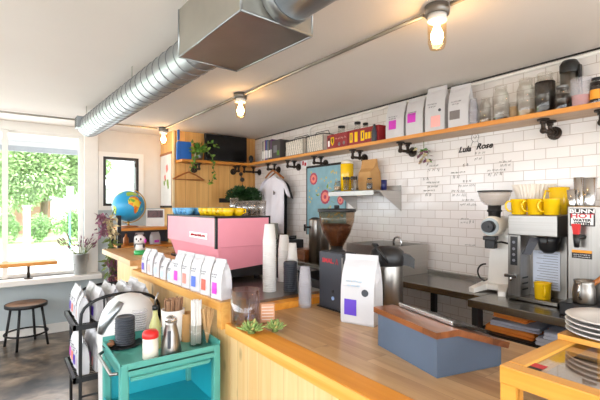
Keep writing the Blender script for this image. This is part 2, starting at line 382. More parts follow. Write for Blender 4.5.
    def leaf(s, p, d, L, w, mi=0, curl=.3):
        p, d = Vector(p), Vector(d).normalized(); a = d.cross(Vector((random.uniform(-1, 1), random.uniform(-1, 1), random.uniform(-1, 1))))
        a = a.normalized() if a.length > 1e-4 else d.orthogonal().normalized(); nn = a.cross(d)
        q = [p, p + d * L * .4 + a * w * .5 + nn * curl * L * .1, p + d * L - nn * curl * L * .3, p + d * L * .4 - a * w * .5 + nn * curl * L * .1]
        return s.add([tuple(x) for x in q], [(0, 1, 2), (0, 2, 3)], mi)
    def mesh(s, name, mats):
        me = bpy.data.meshes.new(name); me.from_pydata(s.v, [], s.f)
        for m in (mats if isinstance(mats, (list, tuple)) else [mats]): me.materials.append(m)
        me.polygons.foreach_set('material_index', s.mi); me.polygons.foreach_set('use_smooth', s.sm)
        bm = bmesh.new(); bm.from_mesh(me); bmesh.ops.remove_doubles(bm, verts=bm.verts, dist=1e-6)
        bmesh.ops.recalc_face_normals(bm, faces=bm.faces); bm.to_mesh(me); bm.free(); me.update(); return me
    def build(s, name, mats, parent=None, loc=None, label=None):
        o = bpy.data.objects.new(name, s.mesh(name, mats)); COL.objects.link(o)
        if parent is not None: o.parent = parent
        if loc is not None: o.location = loc
        if label: o['label'] = label
        return o
def tag(o, label=None, cat=None, group=None, kind=None):
    if label: o['label'] = label
    if cat: o['category'] = cat
    if group: o['group'] = group
    if kind: o['kind'] = kind
    return o
def thing(name, label, cat, loc=(0, 0, 0), rz=0, group=None):
    o = bpy.data.objects.new(name, None); COL.objects.link(o); o.location = loc; o.rotation_euler = (0, 0, rz)
    o.empty_display_size = .05
    return tag(o, label, cat, group)
def struct(name, mb, mats):
    return tag(mb.build(name, mats), kind='structure')
def copy_tree(src, loc, rz=None, label=None, group=None, rot=None):
    c = src.copy(); COL.objects.link(c); c.location = loc
    if rz is not None: c.rotation_euler = (0, 0, rz)
    if rot is not None: c.rotation_euler = rot
    if label: c['label'] = label
    if group: c['group'] = group
    for ch in [o for o in COL.objects if o.parent == src]:
        d = ch.copy(); COL.objects.link(d); d.parent = c
        for g in [o for o in COL.objects if o.parent == ch]:
            e = g.copy(); COL.objects.link(e); e.parent = d
    return c
def text_part(name, s, size, mat, parent, loc, rot, shear=0, bold=0, sx=1, label=None):
    cu = bpy.data.curves.new(name, 'FONT'); cu.body = s; cu.size = size; cu.align_x = 'CENTER'; cu.align_y = 'CENTER'; cu.shear = shear; cu.offset = bold; cu.extrude = .0004; cu.resolution_u = 3
    t = bpy.data.objects.new(name, cu); COL.objects.link(t)
    dg = bpy.context.evaluated_depsgraph_get(); me = bpy.data.meshes.new_from_object(t.evaluated_get(dg))
    bpy.data.objects.remove(t); bpy.data.curves.remove(cu)
    me.materials.clear(); me.materials.append(mat)
    o = bpy.data.objects.new(name, me); COL.objects.link(o); o.parent = parent; o.location = loc; o.rotation_euler = rot; o.scale = (sx, 1, 1)
    if label: o['label'] = label
    return o
ROT_MX = (pi / 2, 0, -pi / 2)    # writing on a face that looks towards -X
ROT_MY = (pi / 2, 0, 0)          # writing on a face that looks towards -Y
def squiggle(w, h, seed, r=.0012, lift=0):
    """a line of illegible handwriting in local (x,z), facing -Y"""
    rr = random.Random(seed); mb = MB(); x = -w / 2
    while x < w / 2:
        ww = rr.uniform(.16, .34) * w; ww = min(ww, w / 2 - x)
        if ww < h * .3: break
        n = max(3, int(ww / (h * .28))); pts = []
        for i in range(n + 1):
            pts.append((x + ww * i / n, -lift, (h * .5 if i % 2 else -h * .5) * rr.uniform(.35, 1)))
        mb.tube(pts, r, 4); x += ww + h * .55
    return mb
EXPO, SKY, SUN = .55, 5, 4
def W(loc): return MB().tf(Matrix.Translation(-Vector(loc)))
# ================================================================== camera, light
cam = bpy.data.cameras.new('camera'); co = bpy.data.objects.new('camera', cam); COL.objects.link(co)
co.location = (0, 0, CZ); co.rotation_euler = (pi / 2, 0, -YAW)
cam.sensor_width = 36; cam.lens = FPX / 600 * 36; cam.shift_y = 6 / 600; cam.clip_start = .02
SC.camera = co
SC.view_settings.view_transform = 'Standard'; SC.view_settings.look = 'None'; SC.view_settings.gamma = 1; SC.view_settings.use_curve_mapping = False
SC.view_settings.exposure = EXPO
w = bpy.data.worlds.new('daylight'); SC.world = w; w.use_nodes = True
bg = w.node_tree.nodes['Background']; bg.inputs['Color'].default_value = (.89, .945, 1, 1); bg.inputs['Strength'].default_value = SKY
sun = bpy.data.lights.new('sun', 'SUN'); sun.energy = SUN; sun.angle = radians(3); sun.color = (1, .95, .87)
so = bpy.data.objects.new('sun', sun); COL.objects.link(so); so.rotation_euler = Vector((-.25, -.55, 1)).to_track_quat('Z', 'Y').to_euler()
def portal(loc, rot, sx, sy):
    l = bpy.data.lights.new('window_portal', 'AREA'); l.shape = 'RECTANGLE'; l.size = sx; l.size_y = sy; l.cycles.is_portal = True
    o = bpy.data.objects.new('window_portal', l); COL.objects.link(o); o.location = loc; o.rotation_euler = rot
# ================================================================== the room
XL, YB = -2.4, -2.2
struct('floor', MB().box(XL - .15, YB - .15, -.12, XW + .15, YW + .2, 0), M['floor'])
struct('ceiling', MB().box(XL - .15, YB - .15, CEIL, XW + .15, YW + .2, CEIL + .12), M['ceiling'])
struct('wall_right', MB().box(XW, YB, 0, XW + .14, YW + .2, CEIL), M['tile'])
# window wall, pale above the dado and blue-grey below
WZ0, WZ1, WX0, WX1 = .69, 2.42, -2.1, .806
SZ0, SZ1, SX0, SX1 = 1.53, 2.17, 1.02, 1.46
DADO = 1.50
mb = MB(); y0, y1 = YW, YW + .2
mb.box(XL, y0, 0, WX1, y1, WZ0, 1).box(XL, y0, WZ1, WX1, y1, CEIL, 2).box(XL, y0, WZ0, WX0, y1, WZ1, 0)
mb.box(WX1, y0, 0, XW, y1, DADO, 1).box(WX1, y0, DADO, SX0, y1, CEIL, 0).box(SX1, y0, DADO, XW, y1, CEIL, 0)
mb.box(SX0, y0, DADO, SX1, y1, SZ0, 0).box(SX0, y0, SZ1, SX1, y1, CEIL, 0)
struct('wall_window', mb, [M['beige'], M['bluegrey'], M['trim']])
# unseen left and camera-side walls: shop windows, openings sized for the light
mb = MB().box(XL - .14, YB, 0, XL, YW + .2, .95).box(XL - .14, YB, 2.3, XL, YW + .2, CEIL)
for y in (YB, -.6, 1.0, 2.6, 4.2, YW): mb.box(XL - .14, y, .95, XL, y + .14, 2.3)
struct('wall_left', mb, M['beige'])
mb = MB().box(XL, YB - .14, 0, 2.8, YB, .2).box(XL, YB - .14, 2.45, 2.8, YB, CEIL).box(2.8, YB - .14, 0, XW + .14, YB, CEIL)
for x in (-.7, 1.1): mb.box(x, YB - .14, .2, x + .08, YB, 2.45)
mb.box(XL, YB - .14, .35, XL + .12, YB, 2.4)
struct('wall_front', mb, M['beige'])
portal((XL - .1, 1.8, 1.62), (0, -pi / 2, 0), 1.35, 7.9)
portal((.2, YB - .1, 1.33), (pi / 2, 0, 0), 5.1, 2.25)
portal((-.65, YW + .22, 1.55), (-pi / 2, 0, 0), 2.9, 1.73)
portal((1.24, YW + .22, 1.85), (-pi / 2, 0, 0), .44, .64)
# wooden nook (a boxed-out corner panelled in knotty pine)
nk = MB().box(1.762, YN, 0, XW, YN + .02, CEIL)
struct('wall_nook', nk, M['nook'])
struct('wall_nook_side', MB().box(1.76, YN + .001, 0, 1.78, YW, CEIL), M['nook_y'])
struct('corner_glint', MB().box(1.748, YN - .012, 0, 1.774, YN + .014, CEIL), plain('corner_glint_paint', '#e7cfa4', .4))  # bright reflection down the corner, put in as a pale strip
struct('baseboard_window', MB().box(XL, YW - .018, 0, 1.76, YW, .11), M['trim'])
# window frames
wf = MB()
wf.box(WX1, YW - .025, WZ0 + .001, .96, YW, 2.46).box(WX0 - .1, YW - .02, WZ1 - .012, WX1 - .001, YW, WZ1 + .05)
wf.box(WX1 - .05, YW + .06, WZ0 + .041, WX1 - .001, YW + .14, WZ1 - .041).box(WX0, YW + .06, WZ1 - .04, WX1 - .001, YW + .14, WZ1 - .001).box(WX0, YW + .06, WZ0 + .001, WX1 - .001, YW + .14, WZ0 + .04)
for x in (-.0, -1.0, -2.0): wf.box(x - .028, YW + .02, WZ0 + .001, x + .028, YW + .055, WZ1 - .013)
win = struct('window_1', wf, M['trim'])
tag(MB().box(WX0 - .1, YW - .2, WZ0 - .06, .98, YW + .2, WZ0, 0, .008).build('window_sill', M['trim'], win))
MB().box(WX0, YW + .095, WZ0, WX1, YW + .1, WZ1).build('pane', M['window'], win)
wf = MB()
for a in ((.965, 1.475, SX0, 2.23), (SX1, 1.475, 1.52, 2.23), (SX0, SZ1, SX1, 2.23), (SX0, 1.475, SX1, SZ0)): wf.box(a[0], YW - .025, a[1], a[2], YW, a[3])
win2 = struct('window_2', wf, M['trim'])
ib = MB()
for a in ((SX0, SZ0, SX0 + .035, SZ1), (SX1 - .035, SZ0, SX1, SZ1), (SX0 + .035, SZ1 - .035, SX1 - .035, SZ1), (SX0 + .035, SZ0, SX1 - .035, SZ0 + .035)): ib.box(a[0], YW - .012, a[1], a[2], YW + .1, a[3])
ib.box(SX1 - .055, YW - .03, SZ1 - .12, SX1 - .03, YW - .01, SZ1 - .07)
ib.build('inner_frame', M['blacktrim'], win2, label='black inner frame')
MB().box(SX0 + .03, YW + .05, SZ0 + .03, SX1 - .03, YW + .055, SZ1 - .03).build('pane', M['window'], win2)
# ================================================================== outdoors
struct('ground_street', MB().box(-40, YW + .2, -.22, 40, 19, -.1), M['asphalt'])
struct('ground_paving', MB().box(-40, -30, -.3, 40, YW + .2, -.13), M['paving'])
struct('ground_lawn', MB().box(-40, 19, -.22, 40, 60, -.06), M['grass'])
mb = MB().box(-3.5, YW + .2, 2.46, 1.4, 7.0, 2.52).box(-3.5, 7.0, 2.385, 1.4, 7.05, 2.52).box(-3.5, 7.0, 2.31, 1.4, 7.05, 2.385, 1)
tag(mb.build('porch_canopy', [M['siding'], M['awning']]), 'white porch canopy with a grey front edge outside the large window', 'canopy')
def tree(name, label, cat, c, r, nleaf, trunk, mat, seed, L=.42, group=None):
    random.seed(seed)
    t = thing(name, label, cat, (c[0], c[1], -.08), 0, group)
    f = MB(); blobs = []
    for _ in range(26):
        d = Vector((random.gauss(0, 1), random.gauss(0, 1), random.gauss(0, 1))).normalized() * random.uniform(.35, .85)
        blobs.append((Vector((d.x * r[0], d.y * r[1], d.z * r[2])), random.uniform(.28, .45)))
    for i in range(nleaf):
        b, s = random.choice(blobs); d = Vector((random.gauss(0, 1), random.gauss(0, 1), random.gauss(0, 1))).normalized()
        p = b + Vector((d.x * r[0], d.y * r[1], d.z * r[2])) * s * random.uniform(.6, 1)
        f.leaf((p.x, p.y, p.z + c[2] + .08), d + Vector((random.uniform(-.6, .6), random.uniform(-.6, .6), random.uniform(-.6, .2))), L * random.uniform(.6, 1.2), L * .5)
    f.build('foliage', mat, t)
    if trunk:
        tb = MB().tube([(0, 0, 0), (.1, 0, c[2] * .5), (0, .1, c[2])], [.2, .15, .1], 8)
        for k in range(5):
            a = k * 1.26; tb.tube([(0, 0, c[2] * .6), (cos(a) * r[0] * .5, sin(a) * r[1] * .5, c[2] + .6)], [.08, .03], 6)
        tb.build('trunk', M['bark'], t)
tree('street_tree', 'broad green tree across the street with a crown filling the window', 'tree', (1.6, 25.2, 4.3), (3.3, 2.2, 3.3), 32000, True, M['treeleaf'], 3, .23)
tree('street_tree', 'green tree mostly hidden left of the window mullion', 'tree', (-6, 26, 4.4), (2.7, 2, 2.8), 4000, True, M['treeleaf'], 4)
tree('garden_shrub', 'round green shrub right of the signpost below the tree', 'shrub', (2.6, 21.2, .75), (.85, .6, .85), 3600, False, M['treeleaf2'], 5, .14)
tree('garden_shrub', 'low green shrub between the white post and the brick house', 'shrub', (1.3, 21.2, .55), (.42, .4, .7), 2400, False, M['treeleaf2'], 6, .13)
tree('garden_shrub', 'green shrub left of the white gatepost across the street', 'shrub', (.0, 21.2, .6), (.5, .5, .7), 2400, False, M['treeleaf2'], 8, .13)
t = thing('fence_post', 'thick white gatepost standing across the street', 'post', (.73, 20.3, -.06))
MB().box(-.12, -.12, 0, .12, .12, 1.55).build('shaft', M['siding'], t); MB().box(-.16, -.16, 1.55, .16, .16, 1.62).build('cap', M['siding'], t)
t = thing('street_sign', 'white sign on a thin green post across the street', 'sign', (1.98, 17.5, -.1))
MB().cyl((0, 0, 0), (0, 0, 2.2), .035).build('post', M['signgreen'], t)
MB().box(-.12, -.05, 1.98, .12, -.04, 2.36).build('sign_plate', M['siding'], t); MB().box(-.09, -.054, 2.03, .09, -.05, 2.17).build('red_band', M['coral'], t)
t = thing('brick_house', 'small red brick house behind the shrubs across the street', 'house', (1.0, 28, -.06))
MB().box(-1.2, 0, 0, 1.2, 4, 1.9).build('wall', M['brick'], t); MB().prism_ax([(-1.4, 1.9), (1.4, 1.9), (0, 2.9)], -.2, 4.2, 'Y').build('roof', M['awning'], t)
t = thing('white_house', 'white boarded house seen through the small black window', 'house', (6.5, 17.2, -.06))
b = MB().box(-2.6, 0, 0, 3, 4, 2.35)
for k in range(15): b.box(-2.62, -.015, .15 * k, 3, 0, .15 * k + .135)
b.build('wall', M['siding'], t); MB().prism_ax([(-2.9, 2.35), (3.2, 2.35), (3.2, 2.5), (-2.9, 2.5)], -.3, 4.2, 'Y').build('roof', M['awning'], t)
for x in (-1.9, .4):
    f = MB().box(x, -.05, .9, x + .9, -.02, 2.05).build('window', M['trim'], t); MB().box(x + .07, -.056, .97, x + .83, -.05, 1.98).build('pane', plain('house_glass', '#b9bfc3', .1), f)
MB()
# ================================================================== counter
L0 = Vector((.92, .8, 0))
ct = thing('service_counter', 'pine-clad service counter with a butcher-block top and amber edge', 'counter', L0)
W(L0).box(.955, -.9, 0, .99, 1.93, .872).build('front_panel', M['pine'], ct)
W(L0).box(1.043, -.9, .875, 1.845, 1.99, .92).build('worktop', M['butcher'], ct, label='butcher-block worktop')
W(L0).box(.93, -.9, .889, 1.042, 1.93, .921, 0, .003).build('edge_board', M['edge'], ct, label='glossy amber edge board')
W(L0).box(.925, -.9, .867, .9295, 1.93, .9195).build('edge_fascia', M['fascia'], ct)
W(L0).box(1.3, -.9, 0, 1.78, 1.95, .86).build('carcass', M['pine'], ct)
k = W(L0)
for p in ((at_x(341, 398, .955)),): k.cyl((.9545, p.y, p.z), (.952, p.y, p.z), .012, n=14)
k.build('knot', plain('pine_knot', '#5c2413', .6), ct)
# raised rear part of the counter with the bag ledge
L1 = Vector((.95, 2.7, 0))
rc = thing('ledge_counter', 'pine counter end with a raised ledge under the coffee machine', 'counter', L1)
fa, fb = (.90, 1.934), (.815, 3.30)
W(L1).prism([(fa[0] + .055, fa[1]), (fa[0] + .09, fa[1]), (fb[0] + .06, 3.38), (fb[0] + .045, 3.38)], 0, .985).build('front_panel', M['pine'], rc)
W(L1).prism([fa, (fa[0] + .15, fa[1]), (fb[0] + .16, 3.38), (fb[0] - .005, 3.38)], .985, 1.03).build('ledge', M['ledge'], rc, label='amber wooden ledge')
W(L1).box(.905, 1.935, .889, 1.042, 1.985, 1.028).build('end_post', M['ledge'], rc)
W(L1).prism([(.86, 3.381), (1.16, 3.381), (1.16, 4.09), (.855, 4.09)], 0, 1.055).build('end_cabinet', M['pine'], rc)
W(L1).prism([(.795, 3.36), (1.17, 3.345), (1.17, 3.78), (1.36, 3.78), (1.36, 4.43), (.785, 4.43)], 1.056, 1.10).build('end_top', wood('pale_end_top', '#dcae74', '#bd8445', 'Y', 'X', .16, .35, .3, .003, .25), rc, label='pale wooden raised end top')
W(L1).prism([(1.06, 2.07), (1.70, 2.07), (1.70, 3.76), (1.19, 3.76), (1.19, 3.34), (1.06, 3.34)], .94, .975).build('steel_top', M['steel'], rc, label='brushed steel machine top')
W(L1).box(1.0, 1.992, .90, 1.70, 2.069, .958).build('trim_strip', M['edge'], rc)
W(L1).box(1.18, 2.08, 0, 1.66, 3.74, .939).build('carcass', M['pine_x'], rc)
W(L1).box(.985, 2.0, .93, 1.055, 3.34, .974).build('back_rail', M['ledge'], rc)

# ================================================================== coffee bags
BAGM = {}
def bag_mesh(w, d, h, top=.06, lean=0.0):
    key = (w, d, h, lean)
    if key in BAGM: return BAGM[key]
    mb = MB(); rings = []
    for z, f, g, wf in ((0, .92, 0, .97), (.03, 1, .01, 1), (.3, 1.02, .04, 1.0), (.55, .95, .12, 1.0), (.72, .7, .25, 1.0), (.85, .35, .42, .995), (.925, .08, .3, .99), (1, .06, .0, .985)):
        dd = d * f; ww = w * wf; gg = g * d * .8; bl = .004 if .02 < z < .9 else 0; yo = lean * d * max(0, z - .5)
        rings.append([(-ww / 2, -dd / 2 + yo, z * h), (0, -dd / 2 - bl + yo, z * h), (ww / 2, -dd / 2 + yo, z * h), (ww / 2 - gg, yo, z * h), (ww / 2, dd / 2 + yo, z * h), (0, dd / 2 + bl + yo, z * h), (-ww / 2, dd / 2 + yo, z * h), (-ww / 2 + gg, yo, z * h)])
    mb.loft(rings)
    BAGM[key] = mb.mesh('pouch', M['bagwhite']); return BAGM[key]
def face_pt(w, d, h, x, zf, off=.0012):
    f = 1 if zf < .3 else (1 - (zf - .3) * .28 if zf < .55 else (.93 - (zf - .55) * 1.47 if zf < .72 else .68 - (zf - .72) * 2.65))
    f = 1.02 * max(f, .05) if zf < .3 else max(f, .05)
    return (x, -d * f / 2 - .004 * (1 - min(1, abs(x) / (w / 2))) - off - .0015, zf * h)
PM = {}
def patch_mesh(w, d, h, x0, x1, z0, z1, mat):
    key = (w, d, h, x0, x1, z0, z1, mat.name)
    if key not in PM:
        mb = MB(); n = 4; pts = []
        for j in range(n + 1):
            zf = z0 + (z1 - z0) * j / n
            pts += [face_pt(w, d, h, x, zf) for x in (x0 * w, (x0 + x1) / 2 * w, x1 * w)]
        mb.add(pts, [(j * 3 + i, j * 3 + i + 1, j * 3 + 4 + i, j * 3 + 3 + i) for j in range(n) for i in range(2)])
        PM[key] = mb.mesh('label_patch', mat)
    return PM[key]
def obj_of(name, me, parent=None, loc=(0, 0, 0), rot=(0, 0, 0)):
    o = bpy.data.objects.new(name, me); COL.objects.link(o); o.parent = parent; o.location = loc; o.rotation_euler = rot; return o
def coffee_bag(label, loc, rz, w, d, h, pcol=None, patch=(-.36, .1, .12, .4), dot=None, text=True, group=None, name='coffee_bag', lean=0.0, textcol='greyprint'):
    t = thing(name, label, 'coffee bag', loc, rz, group)
    obj_of('pouch', bag_mesh(w, d, h, lean=lean), t)
    if pcol: obj_of('label_patch', patch_mesh(w, d, h, *patch, M[pcol]), t)
    if dot:
        p = face_pt(w, d, h, dot[0] * w, dot[1]); r = dot[2] * w
        o = MB().cyl((p[0], p[1] + .002, p[2]), (p[0], p[1] - .0012, p[2]), r, n=18).build('round_seal', M['charcoal'], t)
    if text:
        key = ('txt', w, h)
        for k, (zf, ww) in enumerate(((.62, .5), (.56, .38))):
            if (key, k) not in PM: PM[(key, k)] = squiggle(w * ww, h * .035, int(w * 1000) + k, .0009 if w < .15 else .0014).mesh('printed_line', M[textcol])
            p = face_pt(w, d, h, 0, zf, .002); obj_of('printed_line', PM[(key, k)], t, (p[0] - w * .1, p[1] - .001, p[2]), (-.35, 0, 0))
    return t
# bags lined up on the ledge, fronts to the customer side
def on_ledge(px, py):
    return at_z(px, py, 1.03)
G = 'small coffee bags on the ledge'
rows = [((150, 275), 'purple', 'white coffee bag with a purple label at the panda end of the ledge', .18, .105),
        ((157, 280), 'salmon', 'white coffee bag with a pale pink label beside the purple-labelled bag on the ledge', .185, .105),
        ((164, 284), 'paleblue', 'white coffee bag with pale blue print right of the pale pink-labelled bag on the ledge', .17, .095),
        ((172, 287), 'paleblue', 'short white coffee bag with pale blue print in the middle of the ledge row', .145, .1),
        ((179, 290), 'paleblue', 'short white coffee bag with pale blue print just left of the magenta-labelled bag', .145, .1),
        ((187, 293), 'magenta', 'white coffee bag with a magenta label in front of the pink machine lower panel', .215, .125),
        ((195, 296), 'coral', 'white coffee bag with a coral label between the magenta and blue labels on the ledge', .215, .12),
        ((203, 299), 'royal', 'white coffee bag with a royal blue label on the ledge', .215, .125),
        ((213, 302), 'tomato', 'white coffee bag with a tomato red label second from the ledge end', .215, .12),
        ((224, 306), 'magenta', 'white coffee bag with a magenta label at the glass jar end of the ledge', .215, .115)]
for i, (pp, col, lab, h, wdt) in enumerate(rows):
    p = on_ledge(*pp); y = 3.14 - i * .125 if i < 5 else 2.53 - (i - 5) * .128
    x = .90 - (y - 1.934) * .063 + .05
    coffee_bag(lab, (x, y, 1.0305), -pi / 2 + .16 + random.uniform(-.05, .05), wdt * .8, .07, h, col, (-.34, .14, .14, .42), None, True, G)
# 1 kg bag on the worktop
p = at_z(361, 324.5, .9205)
t = coffee_bag('large white coffee bag with a purple label standing on the butcher block', (p.x + .035, p.y + .03, .9205), -1.2, .185, .12, .355, 'purple', (-.38, .0, .13, .36), (.24, .47, .1), True, None, textcol='paleblue')
# four tall bags on the pipe shelf
SHZ = 2.121
def shelf_pos(px, X=2.84):
    return Vector((X, at_x(px, 130, X).y, SHZ))
for i, (x0, x1, ytop, col, patch, dot, lab) in enumerate((
        (384, 403, 104, 'magenta', (-.32, .1, .28, .52), None, 'white coffee bag with a magenta label at the crate end of the pipe shelf row'),
        (404, 422, 99, 'magenta', (-.4, .1, .36, .6), None, 'white coffee bag with a magenta label second along from the red crates'),
        (423, 444, 88, 'salmon', (-.18, .3, .12, .36), (.26, .47, .07), 'tall white coffee bag with a pale pink label and black seal on the pipe shelf'),
        (446, 468, 86, 'taupe', (-.42, .1, .22, .42), None, 'tall white coffee bag with a grey label beside the clear cups on the pipe shelf'))):
    a, b = at_x(x0, 130, 2.79), at_x(x1, 130, 2.79)
    zt = at_x((x0 + x1) / 2, ytop, 2.84).z
    coffee_bag(lab, (2.845, (a.y + b.y) / 2, SHZ), -pi / 2 + .1, (a.y - b.y) * .87, .088, zt - SHZ, col, patch, dot, True, 'large coffee bags on the pipe shelf')

# ================================================================== wire rack with bags
RX0, RX1, RY0, RY1 = .36, .82, 2.70, 3.12
RL = Vector(((RX0 + RX1) / 2, (RY0 + RY1) / 2, 0))
rk = thing('wire_rack', 'two-tier black wire display rack with arched ends full of coffee bags', 'display rack', RL)
TZ = (.825, .515)
for zz in TZ:
    s = W(RL)
    c = [(RX0 - .03, RY0 - .0, zz), (RX0 - .03, RY1, zz), (RX1, RY1, zz), (RX1, RY0, zz)]
    for a, b in ((0, 1), (1, 2), (2, 3), (3, 0)):
        x0, x1 = sorted((c[a][0], c[b][0])); y0, y1 = sorted((c[a][1], c[b][1])); s.box(x0 - .008, y0 - .008, zz - .028, x1 + .008, y1 + .008, zz + .002)
    for i in range(1, 14): yy = RY0 + (RY1 - RY0) * i / 14; s.cyl((RX0 - .03, yy, zz - .006), (RX1, yy, zz - .006), .004, n=6)
    s.build('shelf', M['blackmetal'], rk)
for yy in (RY0, RY1):
    a = W(RL); pts = [(RX0, yy, 0), (RX0, yy, .4), (RX0, yy, .80)]
    cx, rx = (RX0 + RX1) / 2, (RX1 - RX0) / 2
    pts += [(cx - rx * cos(pi * i / 14), yy, .83 + .155 * sin(pi * i / 14) ** .62) for i in range(0, 15)] + [(RX1, yy, .4), (RX1, yy, 0)]
    a.tube(pts, .0095, 8)
    for fx in (.28, .52): a.tube([(RX0 + (RX1 - RX0) * fx, yy, TZ[1]), (RX0 + (RX1 - RX0) * fx, yy, .83 + .16 * (1 - (2 * fx - 1) ** 2) ** .45)], .005, 6)
    a.cyl((RX0, yy, .40), (RX1, yy, .40), .007, n=6)
    a.build('arched_end', M['blackmetal'], rk)
for x in (RX0, RX1): W(RL).cyl((x, RY0, .2), (x, RY1, .2), .006, n=6).build('brace', M['blackmetal'], rk)
cols = ['magenta', 'royal', 'tomato', 'purple', 'coral', 'salmon']
ords = ['nearest the cart', 'second from the cart', 'third from the cart', 'nearest the window']
rowsn = ['outer row', 'second row in', 'middle row', 'fourth row in', 'row beside the counter']
lc = {0: ['salmon', 'royal', 'tomato', 'purple'], 1: ['magenta', 'purple', 'coral', 'magenta']}
for ti, zz in enumerate(TZ):
    for ix in range(5):
        for iy in range(4):
            x = RX0 + .025 + ix * .088; y = RY0 + .074 + iy * .093
            coffee_bag('white bag on the %s rack tier, %s, %s' % (('upper', 'lower')[ti], rowsn[ix], ords[iy]),
                       (x, y, zz + .0025), -pi / 2 + random.uniform(-.12, .2), .096, .062, (.19 if ti == 0 else .21) + random.uniform(-.012, .012), lc[ti][iy] if ix == 0 else random.choice(cols), (-.36, .12, .14, .42), None, ix == 0, 'coffee bags on the wire rack')

# ================================================================== white domed bin
BL = Vector((.59, 2.518, 0))
bn = thing('waste_bin', 'white domed waste bin between the wire rack and the teal cart', 'bin', BL)
MB().lathe([(0, 0), (.145, 0), (.155, .02), (.166, .74), (.167, .76), (.0, .76)], n=40).build('body', M['whiteplastic'], bn)
MB().lathe([(.17, .745), (.172, .76), (.171, .80), (.163, .86), (.145, .92), (.115, .97), (.075, 1.002), (.03, 1.015), (0, 1.017)], n=40).build('dome_lid', M['whiteplastic'], bn)
cdir = Vector((-.228, -.974, 0)); ldir = Vector((-.974, .228, 0))
fp = [ldir * l + cdir * sqrt(r * r - l * l) + Vector((0, 0, z)) for l, r, z in ((.142, .169, .825), (.128, .162, .865), (.098, .148, .91), (.06, .122, .958), (.04, .1, .985))]
fl = MB().tube(fp, [.02, .026, .026, .024, .018], 12); fl.build('flap_handle', M['galv'], bn, label='slanted bare metal flap handle')
# ================================================================== teal cart
CX0, CX1, CY0, CY1, CT = .415, .895, 1.925, 2.335, .82
KL = Vector(((CX0 + CX1) / 2, (CY0 + CY1) / 2, 0))
kt = thing('teal_cart', 'worn teal metal cart standing against the pine counter', 'cart', KL)
tr = W(KL).box(CX0, CY0, CT - .035, CX1, CY1, CT - .028)
tr.box(CX0, CY0, CT - .06, CX1, CY0 + .006, CT).box(CX0, CY1 - .006, CT - .06, CX1, CY1, CT + .02).box(CX0, CY0, CT - .06, CX0 + .006, CY1, CT).box(CX1 - .006, CY0, CT - .06, CX1, CY1, CT + .02)
tr.build('top_tray', M['teal'], kt)
for x, y in ((CX0, CY0), (CX1 - .035, CY0), (CX0, CY1 - .035), (CX1 - .035, CY1 - .035)):
    W(KL).box(x - .002, y - .002, .06, x + .037, y + .037, CT - .002, 0, .008).build('leg', M['teal'], kt)
    W(KL).cyl((x + .005, y + .018, .03), (x + .03, y + .018, .03), .03, n=16).build('caster', M['rubber'], kt)
W(KL).box(CX0 + .03, CY1 - .012, .5, CX1 - .03, CY1 - .006, CT - .04).build('back_panel', M['tealin'], kt)
W(KL).box(CX1 - .012, CY0 + .03, .5, CX1 - .006, CY1 - .03, CT - .04).build('side_panel', M['tealin'], kt)
s = W(KL).box(CX0, CY0 + .01, .50, CX1, CY1, .508).box(CX0, CY0, .48, CX1, CY0 + .01, .52).box(CX0, CY0, .48, CX0 + .006, CY1, .535); s.build('shelf', M['tealin'], kt)
s = W(KL).box(CX0, CY0 + .01, .2, CX1, CY1, .208).box(CX0, CY0, .18, CX1, CY0 + .01, .22); s.build('shelf', M['teal'], kt)
W(KL).prism_ax([(CX0 + .04, CT - .075), (CX1 - .07, CT - .075), (CX1 - .06, CT - .06), (CX0 + .04, CT - .06)], CY0 - .02, CY0 + .0, 'Y').build('front_lip', M['teal'], kt)
W(KL).tube([(CX0 - .004, CY0 + .03, CT - .045), (CX0 - .03, CY0 + .05, CT - .05), (CX0 - .03, CY1 - .06, CT - .05), (CX0 - .004, CY1 - .04, CT - .045)], .008, 8).build('handle', M['steel'], kt, label='bare metal push handle')
# ================================================================== helpers for round things
def span(x0, x1, y, X):
    p = at_x((x0 + x1) / 2, y, X); t = p.x * FW.x + p.y * FW.y
    return p, (x1 - x0) / 2 * t / FPX
def shell(r0, r1, h, th=.004, n=24, mi=0, c=(0, 0, 0)):
    return MB().lathe([(0, 0), (r0, 0), (r1, h), (r1 - th, h), (r0 - th, th), (0, th)], c, n, mi)
def stack_of(name, cat, proto_fn, n, pitch, loc, label, group, jitter=.0008):
    proto = None
    for i in range(n):
        l = Vector(loc) + Vector((random.uniform(-1, 1) * jitter, random.uniform(-1, 1) * jitter, i * pitch))
        if proto is None:
            proto = proto_fn(); proto.location = l; tag(proto, label, cat, group)
        else: copy_tree(proto, l, rz=random.uniform(0, 6))
# ================================================================== paper cups and lids on the steel top
def cup_mesh(): 
    mb = MB().lathe([(0, 0), (.03, 0), (.0435, .105), (.0455, .107), (.0455, .111), (.042, .111), (.029, .004), (0, .004)], n=28)
    return mb
def cup_stack(px, py, top, n, r, label, group):
    p = at_z(px, py, .9755); t = p.x * FW.x + p.y * FW.y
    ztop = CZ - (top - 206) / FPX * t; h = ztop - .9755; pitch = (h - .111) / (n - 1)
    def f():
        mb = MB().lathe([(0, 0), (r * .72, 0), (r * .95, .100), (r, .102), (r, .111), (r * .93, .111), (r * .69, .004), (0, .004)], n=28); return mb.build('paper_cup', M['cupwhite'])
    # cups stand mouth down in the stack
    proto = None
    for i in range(n):
        l = Vector((p.x, p.y, .9755 + .111 + i * pitch))
        if proto is None: proto = f(); proto.location = l; proto.rotation_euler = (pi, 0, 0); tag(proto, label, 'paper cup', group)
        else: copy_tree(proto, l, rot=(pi, 0, i * .7))
cup_stack(269.5, 291, 224, 24, .0445, 'white paper cup in the tallest nested stack nearest the pink machine', 'cups of the tallest white stack')
cup_stack(284, 281, 235, 18, .044, 'white paper cup in the middle nested stack behind the black lids', 'cups of the middle white stack')
